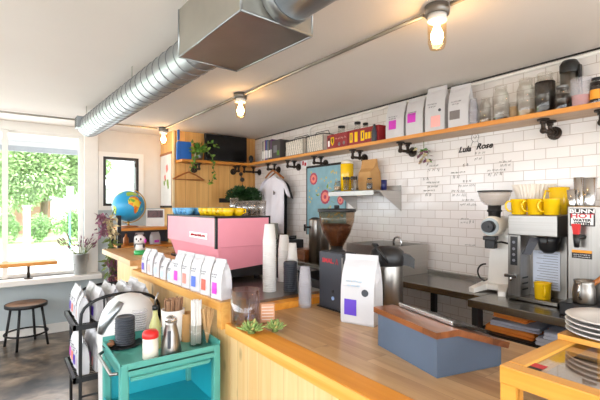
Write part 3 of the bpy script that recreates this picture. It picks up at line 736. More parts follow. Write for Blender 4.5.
cup_stack(292.5, 286, 243, 15, .036, 'small white paper cup in the shortest nested stack behind the black lids', 'cups of the shortest white stack')
def lid(r, mat, nm='cup_cover'):
    return MB().lathe([(0, .0), (r * .9, 0), (r, .003), (r, .007), (r * .93, .009), (r * .85, .0165), (r * .74, .0165), (r * .72, .013), (0, .013)], n=28).build(nm, mat)
p = at_z(290.5, 290.5, .9755)
stack_of('cup_cover', 'cup lid', lambda: lid(.047, M['charcoal']), 15, .0125, p, 'black cup lid in the stack on the steel machine top', 'black lids beside the paper cups')
p = at_z(305, 306.8, .9205)
def ccup(): return MB().lathe([(0, 0), (.03, 0), (.0375, .09), (.041, .092), (.041, .1), (.037, .1), (.028, .003), (0, .003)], n=24).build('clear_cup', M['clearplastic'])
proto = None
for i in range(11):
    l = Vector((p.x, p.y, .9205 + .1 + i * .0145))
    if proto is None: proto = ccup(); proto.location = l; proto.rotation_euler = (pi, 0, 0); tag(proto, 'clear plastic cup in the nested stack left of the black grinder', 'plastic cup', 'clear cups beside the grinder')
    else: copy_tree(proto, l, rot=(pi, 0, i))
# ================================================================== pink espresso machine
EX0, EX1, EY0, EY1 = 1.2, 1.646, 2.655, 3.70
EL = Vector(((EX0 + EX1) / 2, (EY0 + EY1) / 2, .9755))
em = thing('espresso_machine', 'large pink espresso machine with black edges on the steel top', 'espresso machine', EL)
W(EL).box(EX0 + .02, EY0 + .03, 1.005, EX1 - .02, EY1 - .03, 1.10).build('base', M['blackplastic'], em, label='black machine base')
for x in (EX0 + .07, EX1 - .07):
    for y in (EY0 + .08, EY1 - .08): W(EL).cyl((x, y, .9757), (x, y, 1.006), .022, n=16).build('foot', M['blackplastic'], em)
lo = W(EL); lo.loft([[(EX0 + .05, EY0 + .02, 1.06), (EX1 - .03, EY0 + .02, 1.085), (EX1 - .03, EY1 - .03, 1.085), (EX0 + .05, EY1 - .12, 1.06)], [(EX0 + .02, EY0 + .015, 1.236), (EX1 - .01, EY0 + .015, 1.236), (EX1 - .01, EY1 - .01, 1.236), (EX0 + .02, EY1 - .01, 1.236)]]); lo.build('lower_body', M['pink'], em)
W(EL).box(EX0, EY0, 1.232, EX1, EY1, 1.445, 0, .004).build('upper_body', M['pink'], em)
e = W(EL)
e.box(EX0 - .004, EY0 - .004, 1.226, EX0 + .014, EY0 + .014, 1.456)
e.box(EX0 - .004, EY0 - .004, 1.442, EX1 + .004, EY1 + .004, 1.455); e.box(EX0 - .004, EY1 - .01, 1.226, EX0 + .01, EY1 + .004, 1.456); e.box(EX1 - .01, EY0 - .004, 1.3, EX1 + .004, EY0 + .01, 1.456)
e.build('edge_trim', M['blackmetal'], em, label='black edge trim')
pa, pb = at_x(190, 235, EX0), at_x(207.5, 236, EX0)
bd = W(EL).box(EX0 - .004, pb.y, 1.283, EX0 - .0005, pa.y, 1.328, 0, .004).build('badge', M['whiteprint'], em, label='white badge with red lettering')
sq = squiggle((pa.y - pb.y) * .8, .018, 5, .0025).build('badge_lettering', M['redprint'], bd); sq.location = Vector((EX0 - .006, (pa.y + pb.y) / 2, 1.306)) - EL; sq.rotation_euler = (0, 0, -pi / 2)
for i in range(3):
    y = EY0 + .22 + i * .3
    g = W(EL).cyl((EX1 + .06, y, 1.20), (EX1 + .06, y, 1.28), .04, n=20).box(EX1 - .02, y - .05, 1.25, EX1 + .09, y + .05, 1.33, 0, .01).build('group_head', M['chrome'], em)
    W(EL).cyl((EX1 + .1, y, 1.205), (EX1 + .24, y, 1.19), .016, .019, n=12).build('portafilter', M['blackplastic'], em)
W(EL).box(EX1 - .1, EY0 + .04, 1.0, EX1 + .05, EY1 - .04, 1.05).build('drip_tray', M['steel'], em)
# cups and glasses on top of it
TOPZ = 1.4565
def ecup(mat, r=.043, h=.058):
    mb = MB().lathe([(0, .0), (r * .62, 0), (r * .95, h * .5), (r, h), (r * .93, h), (r * .86, h * .5), (r * .5, .005), (0, .005)], n=24)
    mb.tube([(r * .9, 0, h * .8), (r * 1.35, 0, h * .78), (r * 1.4, 0, h * .45), (r * .85, 0, h * .3)], .005, 6); return mb
ym = ecup(0).mesh('espresso_cup', M['yellow']); bm_ = ecup(0).mesh('espresso_cup', M['blue'])
yp = [(1.33, 2.72 + i * .093) for i in range(6)] + [(1.42, 2.74 + i * .095) for i in range(3)]
nth = ['nearest the glasses', 'second', 'third', 'fourth', 'fifth', 'sixth']
for i, (x, y) in enumerate(yp):
    o = obj_of('espresso_cup', ym, None, (x, y, TOPZ), (0, 0, random.uniform(0, 6)))
    tag(o, 'yellow cup on the pink machine, ' + (nth[i] + (' in the front yellow row' if i == 0 else ' from the camera end of the front row') if i < 6 else ['at the camera end of', 'middle of', 'far end of'][i - 6] + ' the second yellow row'), 'cup', 'yellow cups on the espresso machine')
bp = [(1.25 + .0 * i, 3.30 + i * .095) for i in range(4)] + [(1.345, 3.33 + i * .095) for i in range(4)] + [(1.44, 3.12 + i * .095) for i in range(6)] + [(1.535, 3.2 + i * .095) for i in range(5)]
for i, (x, y) in enumerate(bp):
    o = obj_of('espresso_cup', bm_, None, (x, y, TOPZ), (0, 0, random.uniform(0, 6)))
    tag(o, 'sky blue espresso cup on the far half of the pink machine behind the yellow cups', 'cup', 'blue cups on the espresso machine')
gm = MB().lathe([(0, 0), (.031, 0), (.037, .115), (.0345, .115), (.028, .008), (0, .008)], n=20).mesh('drinking_glass', M['tumblerglass'])
gp = [(1.60, 2.70), (1.52, 2.70), (1.605, 2.79), (1.52, 2.79), (1.60, 2.88), (1.515, 2.88), (1.59, 2.97)]
for i, (x, y) in enumerate(gp):
    tag(obj_of('drinking_glass', gm, None, (x, y, TOPZ)), 'clear drinking glass ' + ['first in the outer', 'first in the inner', 'second in the outer', 'second in the inner', 'third in the outer', 'third in the inner', 'last in the outer'][i] + ' column from the camera end of the pink machine', 'glass', 'glasses on the espresso machine')
tg = MB().lathe([(0, 0), (.029, 0), (.035, .14), (.0325, .14), (.026, .008), (0, .008)], n=20).mesh('drinking_glass', M['tumblerglass'])
for i, (x, y) in enumerate(((1.50, 2.97), (1.55, 3.06))):
    tag(obj_of('drinking_glass', tg, None, (x, y, TOPZ)), ('tall clear glass last in the inner column on the pink machine', 'tall clear glass standing behind all other glasses on the machine')[i], 'glass', 'glasses on the espresso machine')
# ================================================================== black grinder with bean hopper
GL = Vector((1.605, 1.825, .9205))
gr = thing('coffee_grinder', 'black coffee grinder with a clear hopper full of beans on the butcher block', 'coffee grinder', GL)
W(GL).box(1.55, 1.722, .9255, 1.665, 1.93, 1.257, 0, .006).build('body', M['charcoal'], gr)
W(GL).box(1.545, 1.712, .9255, 1.672, 1.724, 1.235, 0, .003).build('front_plate', M['steel_z'], gr, label='steel front plate')
W(GL).box(1.54, 1.70, .9207, 1.68, 1.94, .926).build('foot', M['rubber'], gr)
W(GL).lathe([(0, 1.245), (.05, 1.245), (.052, 1.262), (.036, 1.272), (.036, 1.292), (0, 1.292)], (1.605, 1.83, 0), 24).build('neck', M['blackplastic'], gr)
W(GL).lathe([(.036, 1.275), (.04, 1.29), (.082, 1.37), (.104, 1.44), (.109, 1.495), (.106, 1.495), (.1, 1.44), (.079, 1.37), (.037, 1.293)], (1.605, 1.83, 0), 32).build('hopper', M['clearhopper'], gr, label='clear bean hopper')
W(GL).lathe([(0, 1.293), (.035, 1.293), (.077, 1.372), (.092, 1.415), (.06, 1.424), (0, 1.428)], (1.605, 1.83, 0), 28).build('beans', M['beans'], gr, label='brown coffee beans')
W(GL).lathe([(0, 1.494), (.114, 1.494), (.116, 1.502), (.114, 1.514), (0, 1.516)], (1.605, 1.83, 0), 32).cyl((1.605, 1.83, 1.515), (1.605, 1.83, 1.535), .016, n=14).build('hopper_lid', M['blackplastic'], gr)
text_part('lettering', 'SMAL.', .036, M['redprint'], gr, Vector((1.5485, 1.845, 1.205)) - GL, ROT_MX, bold=.0012, sx=1.15)
W(GL).tube([(1.548, 1.775, 1.19), (1.548, 1.765, 1.222), (1.548, 1.755, 1.19)], .002, 5).build('logo_mark', M['redprint'], gr)
W(GL).cyl((1.55, 1.80, 1.03), (1.546, 1.80, 1.03), .009, n=14).build('button', M['blackplastic'], gr)
W(GL).cyl((1.55, 1.80, .99), (1.546, 1.80, .99), .011, n=14).build('lit_button', plain('pale_blue_button', '#9db9e8', .3), gr, label='pale blue push button')
W(GL).box(1.545, 1.66, 1.20, 1.62, 1.714, 1.25, 0, .006).build('chute', M['blackplastic'], gr)
# ================================================================== airpot
AL = Vector((1.742, 1.555, .9205))
ap = thing('airpot', 'brushed steel airpot with a black pump lid behind the large coffee bag', 'airpot', AL)
MB().lathe([(0, 0), (.083, 0), (.083, .02), (.086, .022), (.086, .285), (.08, .3), (0, .3)], n=32).build('body', M['steel_z'], ap)
pl = MB().lathe([(.084, .275), (.094, .29), (.096, .325), (.088, .358), (.06, .38), (0, .385)], n=32).build('pump_lid', M['blackplastic'], ap)
s = MB(); 
for a in (0,):
    s.loft([[(-.045, -.06, .29), (.045, -.06, .29), (.045, -.06, .352), (-.045, -.06, .352)], [(-.03, -.125, .275), (.03, -.125, .275), (.03, -.125, .335), (-.03, -.125, .335)], [(-.02, -.145, .262), (.02, -.145, .262), (.02, -.148, .315), (-.02, -.148, .315)]])
s.build('spout', M['blackplastic'], ap)
MB().tube([(-.09, .0, .3), (-.105, .03, .345), (-.08, .06, .385), (0, .08, .392), (.08, .06, .385), (.105, .03, .345), (.09, 0, .3)], .008, 8).build('carry_handle', M['blackplastic'], ap)
ap.rotation_euler = (0, 0, .75)
# ================================================================== point-of-sale stand
A, B, Cc = at_z(437, 378.5, .9205), at_z(378, 345, .9205), at_z(499, 364.5, .9205)
uv = (B - A); UL = uv.length; ud = uv.normalized(); vd = Vector((ud.y, -ud.x, 0)); VL = (Cc - A).dot(vd)
PB = Matrix(((ud.x, vd.x, 0, 0), (ud.y, vd.y, 0, 0), (0, 0, 1, 0), (0, 0, 0, 1)))
ps = thing('tablet_stand', 'blue-grey steel box with a walnut top holding a tablet on the counter', 'tablet stand', A)
def PBm(): return MB().tf(PB)
mb = PBm(); pr = [(0, 0), (0, .143), (.085, .143), (VL, .072), (VL, 0)]
n = len(pr); vs = [(0.0, v, z) for v, z in pr] + [(UL, v, z) for v, z in pr]
mb.add(vs, [tuple(range(n)), tuple(range(n, 2 * n))[::-1]] + [(i, n + i, n + (i + 1) % n, (i + 1) % n) for i in range(n)]); mb.build('box', M['boxblue'], ps)
mb = PBm(); pr = [(-.014, .1435), (-.014, .166), (.088, .166), (VL + .03, .088), (VL + .022, .066), (.084, .1435)]
n = len(pr); vs = [(-.014, v, z) for v, z in pr] + [(UL + .014, v, z) for v, z in pr]
mb.add(vs, [tuple(range(n)), tuple(range(n, 2 * n))[::-1]] + [(i, n + i, n + (i + 1) % n, (i + 1) % n) for i in range(n)])
wm = wood('walnut_top', '#94572d', '#5f3216', 'Y', 'X', .12, .3, 0, .001, .2, coat=.25)
mb.build('top_plank', wm, ps, label='walnut top plank')
sl = (.088 - .166) / (VL + .03 - .088)
mb = PBm(); pr = [(.105, .166), (.105, .174), (.30, .174 + sl * .195 + .006), (.30, .166 + sl * .195 + .002)]
vs = [(.05, v, z) for v, z in pr] + [(UL - .03, v, z) for v, z in pr]; n = 4
mb.add(vs, [tuple(range(n)), tuple(range(n, 2 * n))[::-1]] + [(i, n + i, n + (i + 1) % n, (i + 1) % n) for i in range(n)]); tb = mb.build('tablet', M['screen'], ps, label='dark tablet screen')
PBm().box(.03, .094, .166, UL - .02, .104, .183, 0, .003).build('tablet_edge', M['chrome'], ps, label='bright metal tablet edge')
# ================================================================== display case at the right front
DX0, DX1, DX2, DY1, DY0, DT = 1.008, 1.345, 1.70, .53, -.35, 1.13
DL = Vector((1.34, .1, .9205))
dc = thing('display_case', 'honey pine display case with a glass top at the counter end', 'display case', DL)
for x in (DX0, DX2 - .042):
    for y in (DY0, DY1 - .042): W(DL).box(x + .002, y + .002, .9205, x + .04, y + .04, DT - .045).build('leg', M['casewood'], dc)
for x0, x1 in ((DX0, DX0 + .042), (DX2 - .042, DX2)): W(DL).box(x0, DY0, DT - .045, x1, DY1, DT, 0, .003).build('side_rail', M['casewood'], dc)
W(DL).box(DX0 + .0425, DY1 - .042, DT - .045, DX2 - .0505, DY1 - .0005, DT, 0, .003).build('end_rail', M['casewood_x'], dc)
W(DL).box(DX0 + .0505, DY0, DT - .045, DX2 - .0505, DY0 + .05, DT, 0, .003).build('end_rail', M['casewood_x'], dc)
W(DL).box(DX1, DY0 + .002, DT + .0005, DX2 - .001, DY1 - .001, DT + .016).build('top_board', M['casewood'], dc, label='orange-stained pine top board')
W(DL).box(DX0 + .0425, DY0 + .051, DT - .012, DX2 - .051, DY1 - .043, DT - .0065).build('glass_top', M['caseglass'], dc)
for a in ((DX0 + .015, DY0 + .04, DX0 + .02, DY1 - .04), (DX0 + .04, DY1 - .025, DX2 - .04, DY1 - .02)): W(DL).box(a[0], a[1], .94, a[2], a[3], DT - .046).build('side_glass', M['glass'], dc)
W(DL).box(DX0 + .1, DY0 + .1, .9207, DX2 - .1, DY1 - .06, .928).build('base_board', M['lightwood'], dc)
st = W(DL); p = at_z(528, 365, DT - .0065)
st.box(p.x - .026, p.y - .036, DT - .0065, p.x + .026, p.y + .036, DT - .0058).build('sticker', M['ink'], dc, label='small dark and red sticker')
W(DL).box(p.x - .002, p.y - .036, DT - .0058, p.x + .026, p.y + .004, DT - .0053).build('sticker_print', M['redprint'], dc)
p = Vector((1.43, .42, DT + .0145))
def plate():
    mb = MB().lathe([(0, 0), (.069, 0), (.074, .004), (.111, .013), (.114, .0155), (.111, .0175), (.074, .009), (.065, .006), (0, .006)], n=48)
    mb.lathe([(.0735, .0033), (.109, .0118), (.1115, .0128), (.0735, .0025)], n=48, mi=1); return mb.build('plate', [M['plate'], M['platerim']])
proto = None
for i in range(4):
    l = (p.x + random.uniform(-.001, .001), p.y, DT + .0165 + i * .0142)
    lab = 'glazed plate in the stack on the display case, ' + ['lowest of the four', 'second from the bottom', 'second from the top', 'topmost with its grey face showing'][i]
    if proto is None: proto = plate(); proto.location = l; tag(proto, lab, 'plate', 'plates stacked on the display case')
    else: copy_tree(proto, l, label=lab)
# ================================================================== small things at the counter corner
p = at_z(249, 320, .9205)
gj = thing('glass_jar', 'wide clear glass jar with a spoon inside at the counter corner', 'jar', (1.002, 1.855, .9207))
MB().lathe([(0, 0), (.072, 0), (.075, .004), (.075, .18), (.0715, .18), (.0715, .012), (0, .012)], n=36).build('glass_body', M['jarglass'], gj)
MB().tube([(.0, -.03, .016), (.02, 0, .06), (.045, .03, .13)], .004, 6).sphere((0, -.035, .018), .013, 10, 6, 0, (1, 1.4, .4)).build('spoon', M['chrome'], gj)
cs = MB(); 
for i in range(16): a = random.uniform(0, 6.3); r = random.uniform(0, .05); cs.cyl((r * cos(a), r * sin(a), .0125 + i * .0006), (r * cos(a), r * sin(a), .0145 + i * .0006), .009, n=10)
cs.build('coins', M['brass'], gj)
p = at_z(267.5, 322, .9205)
wb = MB().box(-.037, -.02, 0, .037, .02, .1, 0, .006)
for k in range(5): wb.box(-.03, -.0212, .018 + k * .016, .03, -.0195, .02 + k * .016, 1)
tag(wb.build('wooden_block', [plain('rosy_beech', '#d39c78', .5, var=.1, scale=12), M['whiteprint']], None, (p.x, p.y, .9207)), 'upright pale wooden block behind the succulents', 'wooden block'); bpy.data.objects['wooden_block'].rotation_euler = (0, 0, -.5)
def succulent(px, py, r, label, seed):
    random.seed(seed); p = at_z(px, py, .9205); t = thing('succulent', label, 'succulent', (p.x, p.y, .9207))
    mb = MB()
    for k in range(46):
        a = k * 2.4; rad = r * (.25 + .75 * (k / 46)); el = radians(75 - 60 * k / 46)
        d = Vector((cos(a) * cos(el), sin(a) * cos(el), sin(el))); b = Vector((cos(a) * rad * .3, sin(a) * rad * .3, .012)); s_ = d.cross(Vector((0, 0, 1))).normalized()
        L = r * random.uniform(.6, .9); wd = r * .17
        mb.loft([[tuple(b + d * L * f + s_ * wd * g * c + Vector((0, 0, 1)) * wd * .5 * g * e) for c, e in ((-1, 0), (0, -1), (1, 0), (0, 1))] for f, g in ((0, .4), (.5, 1), (.85, .6), (1, .1))], 1 if k % 7 == 0 else 0, True)
    mb.build('leaves', [M['succulent'], M['ochre']], t); MB().lathe([(0, 0), (r * .3, 0), (r * .2, .015), (0, .015)], n=12).build('stem', M['drygreen'], t)
succulent(251.5, 333, .066, 'larger green succulent rosette in front of the glass jar', 2)
succulent(275, 331, .056, 'smaller green succulent rosette in front of the wooden block', 4)
# ================================================================== things on the teal cart
TR = CT - .0275
p = at_z(121, 345, TR)
tag(MB().lathe([(0, 0), (.085, 0), (.1, .008), (.098, .011), (.082, .004), (0, .004)], n=36).build('round_tray', M['blackmetal'], None, (p.x + .01, p.y, TR)), 'round dark tray under the black lids on the teal cart', 'tray')
stack_of('cup_cover', 'cup lid', lambda: lid(.05, M['charcoal']), 12, .0118, (p.x + .02, p.y, TR + .0045), 'black cup lid in the stack on the teal cart', 'black lids on the teal cart')
for i, (dx, dy) in enumerate(((-.062, -.01), (-.055, .03))):
    tag(MB().sphere((0, 0, .012), .018, 12, 8, 0, (1.1, .9, .65)).build('sugar_lump', M['terracotta'], None, (p.x + .01 + dx, p.y + dy, TR + .0045)), ('brown sugar lump at the front of the dark round tray', 'brown sugar lump at the back of the dark round tray')[i], 'sugar lump', 'brown lumps on the tray')
p2 = Vector((p.x + .115, p.y + .085, TR))
stack_of('clear_cup_cover', 'cup lid', lambda: lid(.043, M['clearplastic'], 'clear_cup_cover'), 12, .0125, p2, 'clear cup lid in the stack behind the black lids on the cart', 'clear lids on the teal cart')
p = at_z(150.5, 358, TR)
t = thing('sugar_shaker', 'cream sugar shaker with a red lid on the teal cart', 'shaker', (p.x, p.y, TR))
MB().lathe([(0, 0), (.034, 0), (.037, .004), (.036, .105), (0, .105)], n=28).build('body', M['cream'], t); MB().lathe([(.037, .1), (.0385, .104), (.0385, .122), (.03, .134), (0, .138)], n=28).build('lid', M['red'], t, label='red lid')
p = at_z(157, 350, TR)
t = thing('oil_bottle', 'slim glass bottle of yellow oil with a pour spout on the cart', 'bottle', (p.x, p.y + .03, TR))
MB().lathe([(0, .002), (.028, .002), (.03, .008), (.03, .12), (.013, .17), (.012, .2), (0, .2)], n=24).build('glass_body', M['oil'], t)
sp = MB().cyl((0, 0, .2), (0, 0, .222), .015, n=14).build('stopper', M['blackplastic'], t); MB().tube([(0, 0, .222), (.0, 0, .25), (.012, -.01, .29)], .004, 6).build('pour_spout', M['steel'], sp)
p = at_z(173, 341, TR)
t = thing('stirrer_pot', 'white ceramic pot of brown sugar sticks on the teal cart', 'pot', (p.x, p.y, TR))
MB().lathe([(0, 0), (.045, 0), (.052, .01), (.062, .175), (.057, .175), (.048, .012), (0, .012)], n=32).build('pot', M['ceramic'], t)
random.seed(11)
stick = MB().box(-.0085, -.0025, 0, .0085, .0025, .215).mesh('sugar_stick', M['brownpaper'])
for i in range(38):
    a = i * 2.4; r = .05 * sqrt((i + .5) / 38); lx, ly = r * cos(a), r * sin(a)
    o = obj_of('sugar_stick', stick, None, (p.x + lx * .7, p.y + ly * .7, TR + .013 + random.uniform(0, .008)), (-ly * 2.2, lx * 2.2, random.uniform(0, 3)))
    tag(o, 'brown paper sugar stick standing in the white pot', 'sugar stick', 'sugar sticks in the white pot')
p = at_z(171, 354.5, TR)
t = thing('milk_carafe', 'polished steel milk carafe in front of the white pot on the cart', 'carafe', (p.x, p.y, TR))
MB().lathe([(0, 0), (.05, 0), (.052, .006), (.046, .06), (.034, .115), (.027, .15), (.03, .168), (0, .17)], n=32).build('body', M['steel_z'], t)
MB().lathe([(0, .168), (.029, .164), (.03, .18), (.015, .192), (0, .194)], n=24).box(-.012, -.045, .17, .012, -.02, .188, 0, .004).build('lid', M['chrome'], t); MB().box(-.008, -.052, .045, .008, -.043, .13, 0, .003).build('handle', M['charcoal'], t); t.rotation_euler = (0, 0, -.5)
p = at_z(187, 341, TR)
def sleeve(): return MB().lathe([(.036, 0), (.04, .055), (.0385, .055), (.0345, 0)], n=24).build('cup_sleeve', M['kraft'])
stack_of('cup_sleeve', 'cup sleeve', sleeve, 9, .012, (p.x + .01, p.y + .01, TR), 'brown kraft cup sleeve in the nested stack behind the carafe', 'kraft sleeves on the cart')
p = at_z(196, 345, TR)
t = thing('straw_holder', 'clear holder of white paper-wrapped straws on the teal cart', 'holder', (p.x, p.y, TR))
MB().lathe([(0, 0), (.034, 0), (.036, .11), (.034, .11), (.032, .004), (0, .004)], n=24).build('holder', M['shelfglass'], t)
sm = MB().cyl((0, 0, 0), (0, 0, .225), .0055, n=8).mesh('wrapped_straw', M['cupwhite'])
for i in range(22):
    a = i * 2.4; r = .0255 * sqrt((i + .5) / 22)
    tag(obj_of('wrapped_straw', sm, None, (p.x + r * cos(a), p.y + r * sin(a), TR + .005 + random.uniform(0, .012)), (random.uniform(-.015, .015), random.uniform(-.015, .015), 0)), 'white paper-wrapped straw standing in the clear holder', 'straw', 'straws in the clear holder')
p = at_z(208.5, 344, TR)
t = thing('stirrer_glass', 'small glass of wooden stir sticks at the right cart corner', 'glass', (p.x - .004, p.y + .01, TR))
MB().lathe([(0, 0), (.026, 0), (.03, .1), (.028, .1), (.024, .004), (0, .004)], n=24).build('glass_body', M['glass'], t)
wm_ = MB().box(-.003, -.0012, 0, .003, .0012, .185).mesh('stir_stick', M['stickwood'])
for i in range(16):
    a = i * 2.4; r = .02 * sqrt((i + .5) / 16); tl = .22
    tag(obj_of('stir_stick', wm_, None, (p.x - .004, p.y + .01, TR + .006), (-r * sin(a) * 11, r * cos(a) * 11, random.uniform(-.2, .2))), 'thin wooden stir stick leaning in the small glass', 'stir stick', 'stir sticks in the small glass')
# panda figurine
p = at_z(140, 254.5, 1.10)
t = thing('panda_figurine', 'small panda figurine on a green base on the counter end', 'figurine', (p.x, p.y, 1.1005), -.6)
MB().lathe([(0, 0), (.05, 0), (.052, .01), (.05, .035), (.03, .04), (0, .04)], n=24, sx=1, sy=.8).build('base', plain('green_base', '#1f9a4c', .4), t, label='green base')
MB().lathe([(0, .038), (.035, .038), (.044, .06), (.036, .1), (0, .11)], n=24, sx=1, sy=.85).build('body', M['whiteplastic'], t)
hd = MB().lathe([(0, .09), (.03, .093), (.045, .115), (.046, .145), (.035, .168), (0, .175)], n=24, sx=1, sy=.85).build('head', M['whiteplastic'], t)
e = MB()
for sx in (-1, 1): e.sphere((sx * .018, -.034, .138), .009, 10, 8, 0, (1, .6, 1.2)).sphere((sx * .034, 0, .168), .014, 10, 8).sphere((sx * .036, -.012, .075), .013, 10, 8, 0, (1, 1, 1.5))
e.sphere((0, -.038, .122), .006, 8, 6).build('dark_markings', M['ink'], t, label='black eye patches, ears and paws'); MB().lathe([(.036, .09), (.04, .094), (.036, .099)], n=24, sx=1, sy=.88).build('collar', M['ink'], t)
MB().sphere((.05, -.01, .12), .015, 10, 8, 0, (.6, .8, 1.3)).build('pink_bow', M['magenta'], t)
# ================================================================== steel tables along the tile wall
TB = .96
def table(name, label, x0, x1, y0, y1, legs, shelf=None, splash=True):
    loc = Vector(((x0 + x1) / 2, (y0 + y1) / 2, 0)); t = thing(name, label, 'work table', loc)
    W(loc).box(x0, y0, TB - .045, x1, y1, TB, 0, .003).build('top', M['tabletop'], t)
    if splash: W(loc).box(x1 - .05, y0, TB - .001, x1, y1, TB + .025).build('upstand', M['tabletop'], t)
    for x, y in legs: W(loc).box(x - .02, y - .02, 0, x + .02, y + .02, TB - .046).build('leg', M['blackmetal'], t)
    if shelf: W(loc).box(x0 + .03, y0 + .02, shelf - .03, x1 - .02, y1 - .02, shelf).build('undershelf', M['blackmetal'], t)
    return t
table('work_table', 'worn steel work table at the back between sink and white grinder', 2.435, 2.965, 1.402, 2.66, [(2.46, 1.43), (2.46, 2.1), (2.46, 2.63), (2.93, 1.43), (2.93, 2.1), (2.93, 2.63)], .25)
table('work_table', 'steel work table carrying the coffee brewer with towels on its undershelf', 2.285, 2.965, -.4, 1.398, [(2.32, 1.36), (2.32, .5), (2.32, -.36), (2.93, 1.36), (2.93, -.36)], .78)
table('work_table', 'dark work bench in the far corner below the white T-shirt', 2.435, 2.965, 2.665, 4.95, [(2.46, 2.7), (2.46, 3.8), (2.46, 4.9), (2.93, 2.7), (2.93, 4.9)], .3)
# storage under the tables
t = thing('equipment_box', 'dark box stored under the far work bench', 'box', (2.7, 3.2, .3005)); MB().box(-.2, -.4, 0, .2, .4, .5, 0, .01).build('box', M['charcoal'], t)
tag(MB().box(-.2, -.3, 0, .2, .3, .45, 0, .01).build('fridge', M['blackmetal'], None, (2.7, 4.25, .3005)), 'small black fridge stored under the far work bench', 'fridge')
tag(MB().tube([(2.6, 1.5, .259), (2.55, 1.65, .259), (2.62, 1.8, .259), (2.6, 1.95, .3), (2.62, 2.05, .45)], .006, 8).build('power_cable', M['rubber']), 'black power cable under the back steel table', 'cable')
# folded towels on the undershelf
def towel(label, x, y, z, w, d, h, mat, rz=0):
    mb = MB(); n = 10
    for k in range(2):
        rings = []
        for i in range(n + 1):
            u = -w / 2 + w * i / n; wob = .006 * sin(i * 1.7 + x * 9 + k)
            e = 1 - .35 * (abs(2 * i / n - 1) ** 6)
            rings.append([(u, -d / 2 + wob, k * h / 2 + .001), (u, d / 2 + wob, k * h / 2 + .001), (u, d / 2 + .006 + wob, k * h / 2 + h * .25), (u, d / 2 + wob, (k + .98) * h / 2), (u, -d / 2 + wob, (k + e * .98) * h / 2), (u, -d / 2 - .008 + wob, k * h / 2 + h * .25)])
        mb.loft(rings, 0, True)
    o = mb.build('folded_towel', M[mat], None, (x, y, z), label=label); o.rotation_euler = (0, 0, rz); return tag(o, label, 'towel', 'folded towels under the steel table')
towel('folded orange towel at the bottom of the pile under the steel table', 2.49, 1.19, .7805, .27, .27, .035, 'toworange')
towel('folded grey towel in the middle of the pile under the steel table', 2.50, 1.18, .8165, .25, .26, .03, 'towgrey', .1)
towel('folded orange towel on top of the pile under the steel table', 2.55, 1.21, .8475, .24, .2, .028, 'toworange', -.1)
towel('folded grey towel beside the orange pile under the steel table', 2.45, .88, .7805, .26, .28, .04, 'towgrey')
towel('upper folded grey towel beside the orange pile under the steel table', 2.46, .87, .8215, .24, .26, .035, 'towgrey', .15)
# ================================================================== sink unit
SL = Vector((2.7, 2.4, TB + .0005))
sk = thing('sink_unit', 'steel sink unit with tall side splash at the end of the back table', 'sink', SL)
z1 = 1.205
for a in ((2.44, 2.15, 2.912, 2.162), (2.44, 2.64, 2.912, 2.65), (2.44, 2.162, 2.45, 2.64), (2.90, 2.162, 2.912, 2.64)): W(SL).box(a[0], a[1], TB + .001, a[2], a[3], z1).build('side_panel', M['steel_x'], sk)
W(SL).box(2.451, 2.163, 1.12, 2.899, 2.639, 1.128).build('basin', M['steel'], sk)
fx = at_x(402, 240, 2.62)
W(SL).tube([(2.62, 2.19, 1.128), (2.62, 2.19, 1.235)] + [(2.62, 2.23 - .04 * cos(pi * i / 8), 1.235 + .04 * sin(pi * i / 8)) for i in range(9)] + [(2.62, 2.27, 1.2)], .009, 10).build('tap', M['chrome'], sk)
# ================================================================== white grinder
t = thing('bulk_grinder', 'tall cream bulk coffee grinder with a smoky bowl hopper by the tile wall', 'coffee grinder', (2.665, 1.43, TB + .0005), -1.4)
body = MB().tf(Matrix.Translation((.03, .05, 0))).loft([[(-.075, -.06, .03), (.075, -.06, .03), (.075, .09, .03), (-.075, .09, .03)], [(-.068, -.05, .2), (.068, -.05, .2), (.07, .09, .2), (-.07, .09, .2)], [(-.058, -.03, .42), (.058, -.03, .42), (.06, .09, .42), (-.06, .09, .42)]]); body.build('column', M['whiteenamel'], t)
b = MB()
for sx in (-1, 1):
    b.loft([[(sx * .03, -.05, 0.012), (sx * .03, -.05, .055), (sx * .085, .0, .055), (sx * .085, 0, .012)], [(sx * .075, -.17, .0), (sx * .075, -.17, .03), (sx * .115, -.15, .03), (sx * .115, -.15, .0)]])
b.box(-.085, -.06, .012, .085, .1, .05, 0, .01); b.build('forked_base', M['whiteenamel'], t)
MB().cyl((0, -.07, .435), (0, .13, .435), .068, n=32).cyl((0, -.095, .435), (0, -.07, .435), .058, .068, n=32).build('burr_housing', M['cream'], t)
d = MB().cyl((0, -.104, .435), (0, -.095, .435), .056, n=32).build('dial_plate', M['bluegrey'], t); MB().cyl((0, -.15, .435), (0, -.104, .435), .036, .04, n=24).cyl((0, -.156, .435), (0, -.15, .435), .012, n=12).build('dial_knob', M['blackplastic'], d)
MB().cyl((0, -.01, .49), (0, -.01, .575), .038, .042, n=24).cyl((0, -.01, .53), (0, -.01, .545), .047, n=24).build('neck', M['blackplastic'], t)
MB().lathe([(.035, .568), (.062, .578), (.085, .604), (.097, .635), (.102, .665), (.099, .665), (.094, .637), (.08, .606), (.058, .582), (.03, .573)], (0, -.01, 0), 32).build('hopper_bowl', M['smoke'], t, label='smoky see-through bowl'); MB().lathe([(.096, .663), (.106, .663), (.106, .672), (.096, .672), (.096, .663)], (0, -.01, 0), 32).build('hopper_rim', M['blackplastic'], t)
MB().box(-.032, -.105, .29, .032, -.045, .37, 0, .006).box(-.04, -.115, .345, .04, -.05, .372, 0, .005).build('chute', M['blackplastic'], t); MB().tube([(.03, -.08, .33), (.06, -.06, .335), (.09, 0, .32)], .006, 6).build('chute_arm', M['blackplastic'], t)
